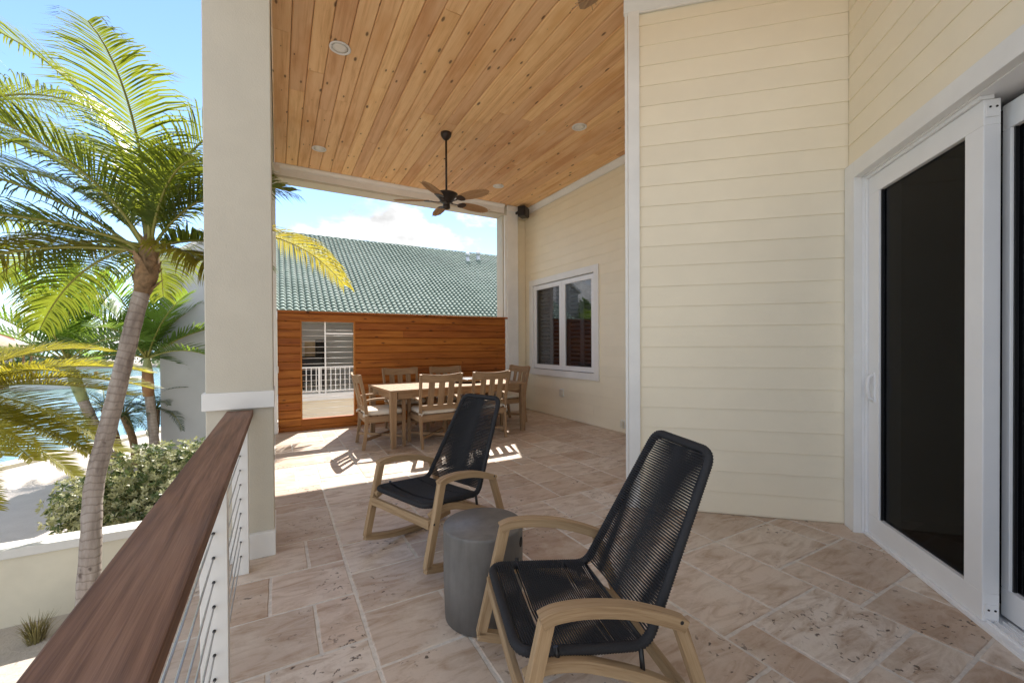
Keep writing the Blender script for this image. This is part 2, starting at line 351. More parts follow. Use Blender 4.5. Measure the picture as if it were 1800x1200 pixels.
def glass(name, tint, rmix=1.0):
    m, t, b = newmat(name); t.nodes.remove(b)
    tr = node(t, 'ShaderNodeBsdfTransparent', {'Color': (*tint, 1)}); gl = node(t, 'ShaderNodeBsdfGlossy', {'Color': (1, 1, 1, 1), 'Roughness': .01})
    ge = t.nodes.new('ShaderNodeNewGeometry')
    ca = mth(t, 'ABSOLUTE', node(t, 'ShaderNodeVectorMath', {0: ge.outputs['Incoming'], 1: ge.outputs['Normal']}, operation='DOT_PRODUCT').outputs['Value'])
    fc = mth(t, 'MINIMUM', mth(t, 'MULTIPLY', mth(t, 'ADD', mth(t, 'MULTIPLY', mth(t, 'POWER', mth(t, 'SUBTRACT', 1.0, ca), 5.0), .95), .045), rmix), 1.0)
    ms = node(t, 'ShaderNodeMixShader', {0: fc, 1: tr.outputs[0], 2: gl.outputs[0]})
    t.links.new(ms.outputs[0], t.nodes['Material Output'].inputs['Surface']); return m
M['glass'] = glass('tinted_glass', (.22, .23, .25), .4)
M['winglass'] = glass('window_glass', (.7, .72, .75), 1.6)
print('materials ok')
# ------------------------------------------------------------------ placing helpers
def W(o):
    """child modelled in world coordinates under an empty that stands at its base"""
    o.matrix_parent_inverse = o.parent.matrix_basis.inverted(); return o
def part(mb, name, mat, parent, bevel=0):
    o = mb.build(name, mat, parent, bevel); return W(o)
def bx(name, mat, parent, x0, x1, y0, y1, z0, z1, bevel=0, world=True):
    mb = MB(); mb.box(x0, x1, y0, y1, z0, z1); o = mb.build(name, mat, parent, bevel); return W(o) if world else o
YF = 7.404          # plane of the privacy fence
ZC = 4.16           # ceiling
XW = 4.57           # window wall
GZ = -2.0           # ground below the terrace

# ------------------------------------------------------------------ terrain and water
SH = Vector((-6.84, 17.26, 0)); SHD = Vector((.52, .854, 0)).normalized()
a = SH-SHD*60; c = SH+SHD*75
mb = MB(); far = 90
P = [(a.x, a.y, GZ), (90, a.y, GZ), (90, c.y, GZ), (c.x, c.y, GZ)]
mb.add(P+[(p[0], p[1], GZ-2.5) for p in P], [(0, 1, 2, 3), (0, 3, 7, 4)])
o = struct(mb.build('sand_ground', M['sand']))
mb = MB(); mb.box(-900, 900, -60, 1500, GZ-3.2, GZ-.75); struct(mb.build('canal_water', M['water']))
mb = MB(); nrm = Vector((-SHD.y, SHD.x, 0))
mb.prism([(-40, 0), (75, 0), (75, .12), (-40, .12)], SH+nrm*.05+Vector((0, 0, GZ-.02)), SHD, (0, 0, 1), -nrm, .55)
struct(mb.build('seawall_cap', M['planter']))
mb = MB(); mb.add([(-9.0, 8.6, GZ+.008), (-1.2, 9.6, GZ+.008), (-.5, 13.9, GZ+.008), (-6.4, 14.6, GZ+.008)], [(0, 1, 2, 3)]); struct(mb.build('driveway', M['drive']))
mb = MB(); mb.beam((-9.1, 8.7, GZ+.03), (-6.45, 14.7, GZ+.03), .12, .08); struct(mb.build('driveway_kerb', M['planter']))
# far shore
mb = MB(); mb.box(-500, 400, 108, 260, GZ-1.2, GZ-.3); struct(mb.build('far_shore', M['sand']))
random.seed(11)
mb = MB()
for i in range(9000):
    x = random.uniform(-140, 40); y = random.uniform(110, 128)
    hmax = 3.2+1.5*math.sin(x*.21)+1.1*math.sin(x*.067+2)+random.uniform(-.6, .6)
    z = GZ-.3+random.uniform(0, 1)**.7*hmax
    s = random.uniform(.25, .7); d = Vector((random.gauss(0, 1), random.gauss(0, 1), random.gauss(0, 1))).normalized(); e = d.orthogonal().normalized()*s; f = d.cross(e)
    q = Vector((x, y, z)); mb.add([q-e, q+f*.7, q+e, q-f*.7], [(0, 1, 2, 3)])
o = stuff(mb.build('mangrove_belt', M['mangrove'])); tag(o, 'dark green belt of mangroves along the far bank of the canal', 'mangroves')
# ------------------------------------------------------------------ patio floor with tiles
random.seed(3)
mb = MB(); mb.box(-.47, 8, -1.2, 7.9, GZ, -.0035)
floor = struct(mb.build('patio_floor', M['grout']))
mod = .2035; gap = .0075
X0, Y0 = -.455, -.24
nx, ny = 27, 40
occ = [[False]*ny for _ in range(nx)]
sizes = [(3, 2), (3, 2), (3, 2), (2, 2), (2, 2), (2, 3), (2, 2), (3, 2), (2, 1), (1, 2), (1, 1)]
def ok_cell(x, y): return 0 <= x < nx and 0 <= y < ny and not occ[x][y]
def tile_mesh(wx, wy):
    mb = MB(); n = 5; top = []; low = []
    def edge(a, b):
        for i in range(n):
            f = i/n; top.append((a[0]+(b[0]-a[0])*f, a[1]+(b[1]-a[1])*f))
    hx, hy = wx/2-gap, wy/2-gap
    edge((-hx, -hy), (hx, -hy)); edge((hx, -hy), (hx, hy)); edge((hx, hy), (-hx, hy)); edge((-hx, hy), (-hx, -hy))
    J = [(x+random.uniform(-.0048, .0035)*(1 if abs(x) < hx-.001 else .5), y+random.uniform(-.0048, .0035)*(1 if abs(y) < hy-.001 else .5)) for x, y in top]
    k = len(J)
    ch = [(x*(1-.004/wx*2), y*(1-.004/wy*2)) for x, y in J]
    dz = random.uniform(-.0015, .0015)
    vs = [(x, y, dz) for x, y in ch]+[(x, y, dz-.0035) for x, y in J]+[(x*1.004, y*1.004, -.02) for x, y in J]
    fs = [list(range(k))]+[(i, k+i, k+(i+1) % k, (i+1) % k) for i in range(k)]+[(k+i, 2*k+i, 2*k+(i+1) % k, k+(i+1) % k) for i in range(k)]
    mb.add(vs, fs); return mb.mesh('tile', M['trav'])
lib = {}
ntile = 0
for gy in range(ny):
    for gx in range(nx):
        if occ[gx][gy]: continue
        random.shuffle(sizes); best = None
        for sx_, sy_ in sizes:
            if (sx_, sy_) == (1, 1): continue
            if all(ok_cell(gx+i, gy+j) for i in range(sx_) for j in range(sy_)): best = (sx_, sy_); break
        if not best: best = (1, 1)
        for i in range(best[0]):
            for j in range(best[1]): occ[gx+i][gy+j] = True
        cx, cy_ = X0+(gx+best[0]/2)*mod, Y0+(gy+best[1]/2)*mod
        rx, ry = best[0]*mod/2, best[1]*mod/2
        if cx-cy_-(rx+ry) > 2.24: continue                       # under the door wall
        if cx-rx > XW+.02 or cy_-ry > 7.43: continue
        # hidden room behind the angled wall
        if cx-rx > 2.62 and (cx-2.55)*.684+(cy_-2.524)*.73 > .35 and cy_ < cx-.35: continue
        # behind the camera
        if cy_+ry < .35-.3*cx: continue
        key = best
        if len(lib.setdefault(key, [])) < 3: lib[key].append(tile_mesh(best[0]*mod, best[1]*mod))
        o = inst('tile', random.choice(lib[key]), floor, (cx, cy_, 0), (0, 0, random.choice((0, math.pi)))); ntile += 1
print('tiles', ntile)

# ------------------------------------------------------------------ ceiling
ceil = struct(bx('ceiling', M['dark'], None, -.06, 7.5, .95, 7.6, ZC+.02, ZC+.2, world=False))
random.seed(5)
def board(L_, wd, th, ch):
    """tongue and groove board along +Y, face down, chamfered lower edges"""
    mb = MB(); mb.newoff(); h = wd/2
    sec = [(-h, th), (-h, ch), (-h+ch, 0), (h-ch, 0), (h, ch), (h, th)]
    vs = [(x, 0, z) for x, z in sec]+[(x, L_, z) for x, z in sec]; gs = [(0, x, z) for x, z in sec]+[(L_, x, z) for x, z in sec]
    mb.add(vs, [(i, 6+i, 6+(i+1) % 6, (i+1) % 6) for i in range(6)]+[(0, 1, 2, 3, 4, 5), (11, 10, 9, 8, 7, 6)], gs); return mb
bw = .1585
x = -.03
while x < XW+.1:
    y = 1.0; first = True
    while y < 7.35:
        ln = random.uniform(2.2, 4.9) if not first else random.uniform(1.2, 4.5)
        first = False
        if y+ln > 6.6: ln = 7.44-y
        o = board(ln-.004, bw-.004, .02, .009).build('ceiling_board', M['ceil'], ceil); o.location = (x+bw/2, y, ZC+random.uniform(-.001, .001)); y += ln
    x += bw
while x < 7.4:
    o = board(6.45, bw-.003, .02, .006).build('ceiling_board', M['ceil'], ceil); o.location = (x+bw/2, 1.0, ZC); x += bw
def crown(name, p0, p1, inward, parent, hz=ZC, dh=.105, dp_=.075):
    mb = MB(); p0 = Vector(p0); p1 = Vector(p1); d = (p1-p0); ln = d.length; d.normalize()
    prof = [(0, 0), (dp_, 0), (dp_, -.018), (dp_*.72, -.036), (dp_*.38, -dh*.68), (.016, -dh*.84), (.016, -dh), (0, -dh)]
    mb.prism(prof, p0+Vector((0, 0, hz-.001)), inward, (0, 0, 1), d, ln); return mb.build(name, M['white'], parent)
# ------------------------------------------------------------------ beam, posts of the porch
beam = thing('roof_beam', 'long cream beam above the gap over the wooden fence', 'beam', (2, YF, 3.96))
bx('beam_core', M['stucco'], beam, -.45, 4.75, YF+.0, YF+.3, 3.965, 4.15)
bx('fascia', M['white'], beam, -.04, 3.985, YF-.02, YF-.002, 4.0, 4.10)
crown('crown_moulding', (0, YF-.021, 0), (3.98, YF-.021, 0), (0, -1, 0), beam, dh=.07, dp_=.06); W(bpy.data.objects['crown_moulding'])
sb = thing('side_beam', 'cream beam running along the open side above the column', 'beam', (-.2, 3, 3.96))
bx('beam_core', M['stucco'], sb, -.42, -.035, .95, YF-.03, 3.965, 4.15)
def column(name, label, x0, x1, y0, y1, band=True, base=True):
    t = thing(name, label, 'column', ((x0+x1)/2, (y0+y1)/2, 0))
    bx('shaft', M['stucco'], t, x0, x1, y0, y1, .002, 3.963, .006)
    if base: bx('plinth', M['white'], t, x0-.014, x1+.006, y0-.035, y1+.014, .0, .158, .005)
    if band: bx('band', M['white'], t, x0-.016, x1+.006, y0-.03, y1+.014, .957, 1.063, .004)
    return t
column('porch_column', 'square cream column with white base and band beside the handrail', -.388, -.027, 3.13, 3.49)
pl = thing('corner_pilaster', 'slim cream pilaster at the left end of the wooden fence', 'pilaster', (-.2, YF, 0))
bx('shaft', M['stucco'], pl, -.40, -.022, YF-.02, YF+.30, .002, 3.963, .004)
bx('plinth', M['white'], pl, -.41, -.006, YF-.06, YF+.31, 0, .16, .004)
bx('capital', M['white'], pl, -.41, .045, YF-.075, YF+.0, 4.03, 4.155, .004)
bx('trim_board', M['white'], pl, -.06, -.012, YF-.035, YF-.021, .161, 3.96)
pr = thing('wall_pilaster', 'white pilaster between the wooden fence and the window wall', 'pilaster', (4.15, YF, 0))
bx('shaft', M['stucco'], pr, 3.985, 4.30, YF+.05, YF+.31, .002, 3.963, .004)
bx('trim_board', M['white'], pr, 4.055, 4.30, YF-.03, YF+.048, .002, 4.05, .003)
bx('edge_trim', M['white'], pr, 4.01, 4.054, YF-.005, YF+.048, .002, 3.963, .003)
bx('capital', M['white'], pr, 4.035, 4.32, YF-.07, YF-.031, 4.05, 4.155, .004)

# ------------------------------------------------------------------ siding walls
EXPO = .1645
def lap(parent, O, D, Nn, a0, a1, z0, h=EXPO, name='siding_plank'):
    mb = MB(); mb.newoff(); O = Vector(O); D = Vector(D); Nn = Vector(Nn); q = Vector((0, 0, 1))
    sec = [(.000, z0), (.0105, z0), (.0097, z0+.004), (.003, z0+h+.012), (.000, z0+h+.012)]
    vs = []; gs = []
    for l in (a0, a1):
        for n_, z in sec: vs.append(O+D*l+Nn*n_+q*z); gs.append((l, n_, z))
    k = 5
    mb.add(vs, [(i, (i+1) % k, k+(i+1) % k, k+i) for i in range(k)]+[(4, 3, 2, 1, 0), (5, 6, 7, 8, 9)], gs)
    return part(mb, name, M['siding'], parent)
random.seed(9)
def clad(parent, O, D, Nn, length, z0, z1, holes=(), joints=True):
    """rows of lap siding with rectangular holes (a0,a1,z0,z1)"""
    z = z0; row = 0
    while z < z1-.01:
        h = min(EXPO, z1-z); segs = [(0, length)]
        for ha, hb, hz0, hz1 in holes:
            if z+h > hz0+.012 and z < hz1-.012:
                segs = [s for (s0, s1) in segs for s in ((s0, min(s1, ha)), (max(s0, hb), s1)) if s[1]-s[0] > .01]
        out_ = []
        for s0, s1 in segs:
            if joints and s1-s0 > 1.9 and row % 3 == 1:
                j = random.uniform(s0+.6, s1-.6); out_ += [(s0, j-.0008), (j+.0008, s1)]
            else: out_.append((s0, s1))
        for s0, s1 in out_: lap(parent, O, D, Nn, s0, s1, z, h)
        z += h; row += 1
# angled wall between the dining corner and the doors
A = Vector((2.55, 2.524, 0)); B = Vector((3.677, 1.468, 0)); D1 = (B-A).normalized(); LEN1 = (B-A).length; N1 = Vector((-D1.y, D1.x, 0))*-1
if N1.dot(Vector((0, 0, 0))-A) < 0: N1 = -N1
aw = thing('angled_siding_wall', 'cream lap sided wall behind the nearer rocking chair', 'wall', tuple((A+B)/2))
Ai = A-N1*.013; Bi = B-N1*.013
mb = MB(); mb.prism([(0, 0), (LEN1+.25, 0), (LEN1+.25, ZC), (0, ZC)], Ai-N1*.01, D1, (0, 0, 1), -N1, .12); part(mb, 'wall_core', M['siding'], aw)
clad(aw, Ai-N1*.009, D1, N1, LEN1+.012, .012, ZC-.005, joints=False)
mb = MB(); mb.prism([(-.018, 0), (.072, 0), (.072, ZC-.004), (-.018, ZC-.004)], Ai+N1*.002, D1, (0, 0, 1), N1, .022); part(mb, 'corner_board', M['white'], aw, .002)
RD = Vector((.70, .714, 0)).normalized()
mb = MB(); mb.prism([(-.02, .0), (.075, .0), (.075, ZC-.004), (-.02, ZC-.004)], Ai-D1*.0205+N1*.0, RD, (0, 0, 1), -D1, .022); part(mb, 'corner_board', M['white'], aw, .002)
o = crown('crown_moulding', Ai+N1*.004-D1*.05, Bi+N1*.004, N1, aw, hz=ZC-.002, dh=.10, dp_=.085); W(o)
mb = MB(); mb.prism([(0, 0), (2.9, 0), (2.9, ZC), (0, ZC)], Ai+RD*.075, RD, (0, 0, 1), D1, .1); part(mb, 'return_wall', M['siding'], aw)
# window wall on the right of the dining area
ww = thing('window_wall', 'long cream lap sided wall with a casement window beside the dining table', 'wall', (XW, 6, 0))
WIN = (5.222, 7.352, .752, 2.664)      # casing outline y0 y1 z0 z1
Yend, Ynear = 7.555, 4.3
mb = MB()
for y0, y1, z0, z1 in ((Ynear, WIN[0]+.05, 0, ZC), (WIN[1]-.05, Yend+.1, 0, ZC), (WIN[0]+.05, WIN[1]-.05, 0, WIN[2]+.05), (WIN[0]+.05, WIN[1]-.05, WIN[3]-.05, ZC)): mb.box(XW+.014, XW+.14, y0, y1, z0, z1)
part(mb, 'wall_core', M['siding'], ww)
clad(ww, (XW+.013, Ynear, 0), (0, 1, 0), (-1, 0, 0), Yend-Ynear, .012, ZC-.005, [(WIN[0]-Ynear, WIN[1]-Ynear, WIN[2], WIN[3])])
clad(ww, (4.301, Yend, 0), (1, 0, 0), (0, -1, 0), XW-4.301, .012, ZC-.005, joints=False)
bx('wall_core', M['siding'], ww, 4.301, XW+.14, Yend+.002, Yend+.12, 0, ZC)
o = crown('crown_moulding', (XW-.002, Ynear, 0), (XW-.002, Yend, 0), (-1, 0, 0), ww, hz=ZC-.002, dh=.10, dp_=.075); W(o)
# window: casing, two sashes, glass, shutters
mb = MB(); cw = .115; y0, y1, z0, z1 = WIN
mb.box(XW-.022, XW+.02, y0, y1, z0, z0+cw); mb.box(XW-.022, XW+.02, y0, y1, z1-cw, z1)
mb.box(XW-.022, XW+.02, y0, y0+cw, z0+cw, z1-cw); mb.box(XW-.022, XW+.02, y1-cw, y1, z0+cw, z1-cw)
win = part(mb, 'window', M['white'], ww, .003)
i0, i1, j0, j1 = y0+cw, y1-cw, z0+cw, z1-cw
mb = MB(); mb.box(XW+.021, XW+.13, i0-.03, i0, j0-.02, j1+.02); mb.box(XW+.021, XW+.13, i1, i1+.03, j0-.02, j1+.02); mb.box(XW+.021, XW+.13, i0, i1, j1, j1+.03); mb.box(XW+.021, XW+.13, i0, i1, j0-.03, j0)
mb.build('window_frame', M['vinyl'], win)
ym = (i0+i1)/2-.03
for a0, a1 in ((i0+.012, ym-.004), (ym+.004, i1-.012)):
    mb = MB(); s_ = .085; xa, xb = XW+.012, XW+.055
    mb.box(xa, xb, a0, a1, j0+.012, j0+.012+s_); mb.box(xa, xb, a0, a1, j1-.012-s_, j1-.012)
    mb.box(xa, xb, a0, a0+s_, j0+.012+s_, j1-.012-s_); mb.box(xa, xb, a1-s_, a1, j0+.012+s_, j1-.012-s_)
    mb.build('sash', M['vinyl'], win, .003)
    mb = MB(); mb.box(xa+.016, xa+.02, a0+s_-.01, a1-s_+.01, j0+s_, j1-s_); mb.build('pane', M['winglass'], win)
    mb = MB(); xs = XW+.11
    for q0, q1 in ((a0+.02, a0+.09), ((a0+a1)/2-.05, (a0+a1)/2+.05), (a1-.09, a1-.02)): mb.box(xs, xs+.03, q0, q1, j0, j1)
    mb.box(xs, xs+.03, a0+.09, a1-.09, j0, j0+.12); mb.box(xs, xs+.03, a0+.09, a1-.09, j1-.1, j1); mb.build('shutter_frame', M['shutter'], win)
    lm = MB(); lm.beam((0, 0, 0), (0, (a1-a0)/2-.145, 0), .07, .009, upv=(.62, 0, .78)); lme = lm.mesh('louver', M['shutter'])
    for st in (a0+.092, (a0+a1)/2+.052):
        zz = j0+.16
        while zz < j1-.12:
            inst('louver', lme, win, (xs+.015, st, zz)); zz += .076
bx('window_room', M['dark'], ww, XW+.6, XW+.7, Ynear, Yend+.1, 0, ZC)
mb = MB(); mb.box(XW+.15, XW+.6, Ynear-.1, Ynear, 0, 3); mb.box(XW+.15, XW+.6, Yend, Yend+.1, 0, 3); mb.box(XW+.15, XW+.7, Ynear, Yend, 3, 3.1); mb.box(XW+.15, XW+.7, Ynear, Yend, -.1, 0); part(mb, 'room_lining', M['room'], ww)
def outlet(label, O, D, Nn, wd=.075, hg=.12, dep_=.03):
    t = thing('outlet_cover', label, 'outlet', O)
    mb = MB(); mb.prism([(-wd/2, -hg/2), (wd/2, -hg/2), (wd/2, hg/2), (-wd/2, hg/2)], (0, 0, 0), D, (0, 0, 1), Nn, .008); mb.build('back_plate', M['white'], t, .002)
    mb = MB(); mb.prism([(-wd*.36, -hg*.4), (wd*.36, -hg*.4), (wd*.36, hg*.36), (wd*.2, hg*.42), (-wd*.2, hg*.42), (-wd*.36, hg*.36)], Vector(Nn)*.0085, D, (0, 0, 1), Nn, dep_); mb.build('flap', M['plastic'], t, .004)
outlet('ivory weatherproof outlet cover on the siding below the casement window', (XW-.0, 6.25, .462), (0, 1, 0), (-1, 0, 0), .11, .15)
outlet('small outlet cover low on the siding beside the white corner board', (XW-.0, 4.69, .137), (0, 1, 0), (-1, 0, 0), .08, .12)
outlet('grey outlet cover on the slim pilaster left of the fence', (-.0115, YF-.10, .987), (0, 1, 0), (1, 0, 0), .07, .12, .012)

# ------------------------------------------------------------------ sliding door wall
S = Vector((-1, -1, 0)).normalized(); NO = Vector((-1, 1, 0)).normalized()      # along the wall, outwards
dw = thing('door_wall', 'cream sided wall with a tall white sliding glass door', 'wall', tuple(B+S*1.5))
def dpr(mb, s0, s1, z0, z1, d0, d1):
    """block in the door wall: s along, d depth behind the wall face"""
    O = B-NO*d1
    mb.prism([(s0, z0), (s1, z0), (s1, z1), (s0, z1)], O, S, (0, 0, 1), NO, d1-d0)
DT = 2.636; DE = 3.4
clad(dw, B-NO*.013, S, NO, 4.2, DT-.002, ZC-.005, joints=False)
mb = MB(); dpr(mb, -.15, 4.2, DT-.1, ZC, .014, .2); part(mb, 'wall_core', M['siding'], dw)
mb = MB(); dpr(mb, -.004, .128, 0, DT, -.02, .03); dpr(mb, .128, DE, DT-.112, DT, -.02, .03); part(mb, 'casing', M['white'], dw, .002)
mb = MB(); dpr(mb, DE, 4.2, 0, DT, .0, .2); part(mb, 'end_wall', M['siding'], dw)
# door: fixed panel in front, sliding panel behind
mb = MB(); dpr(mb, .06, .1275, 0, DT-.05, .031, .26); dpr(mb, .128, DE, DT-.118, DT-.03, .031, .26)
dpr(mb, .128, DE, -.0, .02, .04, .26)
door = part(mb, 'sliding_door', M['vinyl'], dw, .002)
mb = MB(); dpr(mb, .128, .142, .021, DT-.119, .045, .075); dpr(mb, .1425, 1.128, DT-.137, DT-.119, .045, .1); mb.build('door_stop', M['vinyl'], door, .001)
pt = DT-.139
def panel(s0, s1, d0, d1, z0, z1, l, r, bt, tp):
    mb = MB(); dpr(mb, s0, s1, z0, z0+bt, d0, d1); dpr(mb, s0, s1, z1-tp, z1, d0, d1); dpr(mb, s0, s0+l, z0+bt, z1-tp, d0, d1); dpr(mb, s1-r, s1, z0+bt, z1-tp, d0, d1)
    mb.build('panel_frame', M['vinyl'], door, .003)
    mb = MB(); dpr(mb, s0+l-.01, s1-r+.01, z0+bt-.01, z1-tp+.01, d0+.026, d0+.032); mb.build('pane', M['glass'], door)
    mb = MB(); ds = d0+.012
    dpr(mb, s0+l-.001, s0+l+.009, z0+bt, z1-tp, ds, ds+.012); dpr(mb, s1-r-.009, s1-r+.001, z0+bt, z1-tp, ds, ds+.012); mb.build('gasket', M['black'], door)
panel(.144, 1.128, .06, .125, .021, pt, .125, .115, .135, .12)
panel(1.075, 2.12, .165, .215, .04, pt-.02, .045, .075, .135, .12)
panel(2.05, 3.3, .165, .215, .04, pt-.02, .075, .075, .135, .12)
mb = MB()
for dd in (.075, .105, .135, .155, .225): dpr(mb, 1.13, DE, .02, .034, dd, dd+.006)
mb.build('track', M['vinyl'], door)
for zz in (.035, pt-.085):
    mb = MB(); O = B+S*1.1285
    mb.prism([(-.118, zz), (-.066, zz), (-.066, zz+.07), (-.118, zz+.07)], O, NO, (0, 0, 1), S, .006); bk = mb.build('bracket', M['vinyl'], door, .001)
    mb = MB()
    for dd in (.08, .105):
        c_ = O-NO*dd+S*.0062+Vector((0, 0, zz+.045)); mb.tube([c_, c_+S*.002], .005, 8)
    mb.build('screw', M['black'], door)
mb = MB(); c_ = B+S*.215-NO*.058
mb.tube([c_+Vector((0, 0, .95)), c_+NO*.028+Vector((0, 0, .975)), c_+NO*.036+Vector((0, 0, 1.045)), c_+NO*.028+Vector((0, 0, 1.115)), c_+Vector((0, 0, 1.14))], [.011, .012, .012, .012, .011], 8)
dpr(mb, .198, .232, .945, 1.145, .052, .0598); mb.build('handle', M['vinyl'], door)
# dark room behind the doors
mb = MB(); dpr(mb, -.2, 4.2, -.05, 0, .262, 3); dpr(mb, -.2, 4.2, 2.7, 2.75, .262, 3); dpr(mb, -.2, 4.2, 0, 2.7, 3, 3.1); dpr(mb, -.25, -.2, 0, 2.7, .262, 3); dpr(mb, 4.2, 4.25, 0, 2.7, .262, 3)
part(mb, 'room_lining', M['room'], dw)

# ------------------------------------------------------------------ wooden privacy fence with cable opening
fe = thing('privacy_fence', 'orange brown horizontal board fence with a tall opening behind the dining table', 'fence', (2, YF, 0))
OX0, OX1, OZ0, OZ1 = .333, 1.118, .185, 1.752
FX0, FX1 = -.004, 4.078
random.seed(21)
def hboard(x0, x1, z0, z1, y=YF):
    mb = MB(); mb.newoff(); c1 = .014
    sec = [(y+.02, z0), (y+c1, z0), (y, z0+c1), (y, z1-.004), (y+.004, z1), (y+.02, z1)]
    vs = [(x0, a, b) for a, b in sec]+[(x1, a, b) for a, b in sec]; gs = [(x0, b, a) for a, b in sec]+[(x1, b, a) for a, b in sec]
    mb.add(vs, [(i, (i+1) % 6, 6+(i+1) % 6, 6+i) for i in range(6)]+[(5, 4, 3, 2, 1, 0), (6, 7, 8, 9, 10, 11)], gs); part(mb, 'fence_board', M['fence'], fe)
z = .012; hs = [.068]+[.1275]*15
for h in hs:
    z1 = min(z+h, 1.872)
    if z1-z < .02: break
    y_ = YF+random.uniform(-.0015, .0015)
    if z1 <= OZ0+.02 or z >= OZ1-.02:
        if random.random() < .6: hboard(FX0, FX1, z, z1-.007, y_)
        else: j = random.uniform(1.6, 3.2); hboard(FX0, j-.001, z, z1-.007, y_); hboard(j+.001, FX1, z, z1-.007, y_+.001)
    else:
        hboard(FX0, OX0-.021, z, z1-.007, y_)
        if random.random() < .55: hboard(OX1+.021, FX1, z, z1-.007, y_)
        else: j = random.uniform(1.9, 3.4); hboard(OX1+.021, j-.001, z, z1-.007, y_); hboard(j+.001, FX1, z, z1-.007, y_+.001)
    z += h
bx('fence_cap', M['fence'], fe, FX0, FX1, YF-.022, YF+.10, 1.873, 1.907, .003)
for x0, x1, z0, z1 in ((OX0-.02, OX0, OZ0-.02, OZ1+.02), (OX1, OX1+.02, OZ0-.02, OZ1+.02), (OX0, OX1, OZ1, OZ1+.02), (OX0, OX1, OZ0-.02, OZ0)): bx('opening_trim', M['fence'], fe, x0, x1, YF-.006, YF+.088, z0, z1)
bx('fence_back', M['fence'], fe, FX0, OX0-.021, YF+.022, YF+.085, .0, 1.872); bx('fence_back', M['fence'], fe, OX1+.021, FX1, YF+.022, YF+.085, .0, 1.872)
bx('fence_back', M['fence'], fe, OX0-.02, OX1+.02, YF+.022, YF+.085, .0, OZ0-.021); bx('fence_back', M['fence'], fe, OX0-.02, OX1+.02, YF+.022, YF+.085, OZ1+.021, 1.872)
cab = MB(); cab.tube([(OX0, 0, 0), (OX1, 0, 0)], .0035, 6); cme = cab.mesh('cable', M['white'])
for i in range(16): W(inst('cable', cme, fe, (0, YF+.045, 1.604-.0905*i)))

# ------------------------------------------------------------------ cable railing
rl = thing('cable_railing', 'dark hardwood handrail on white posts with thin steel cables', 'railing', (-.21, 1.5, 0))
RZ = .945
mb = MB(); mb.box(-.2815, -.1395, -.9, 3.128, RZ-.036, RZ); part(mb, 'cap_rail', M['ipe'], rl, .004)
bx('sub_rail', M['white'], rl, -.235, -.185, -.9, 3.128, RZ-.062, RZ-.037)
holes = [.112+.0845*i for i in range(9)]
for y in (2.92, 1.76, .62, -.5):
    mb = MB(); mb.box(-.240, -.160, y, y+.055, 0, RZ-.063); p_ = part(mb, 'post', M['white'], rl, .002)
    mb = MB(); mb.tube([(-.2, y-.006, 0), (-.2, y-.0, 0)], .0052, 8); fme = mb.mesh('ferrule', M['black'])
    for hz in holes: inst('ferrule', fme, p_, (0, 0, hz))
cab = MB(); cab.tube([(-.2, -.9, 0), (-.2, 3.128, 0)], .0032, 6); cme = cab.mesh('cable', M['steel'])
for hz in holes: W(inst('cable', cme, rl, (0, 0, hz)))
r2 = thing('dining_railing', 'far run of cable railing on the open side behind the column', 'railing', (-.21, 5.4, 0))
mb = MB(); mb.box(-.2815, -.1395, 3.492, YF-.022, RZ-.036, RZ); part(mb, 'cap_rail', M['ipe'], r2, .004)
for y in (4.6, 5.9):
    bx('post', M['white'], r2, -.24, -.16, y, y+.055, 0, RZ-.037, .002)
cab = MB(); cab.tube([(-.2, 3.492, 0), (-.2, YF-.022, 0)], .0032, 6); cme = cab.mesh('cable', M['steel'])
for hz in holes: W(inst('cable', cme, r2, (0, 0, hz)))
print('structure ok')
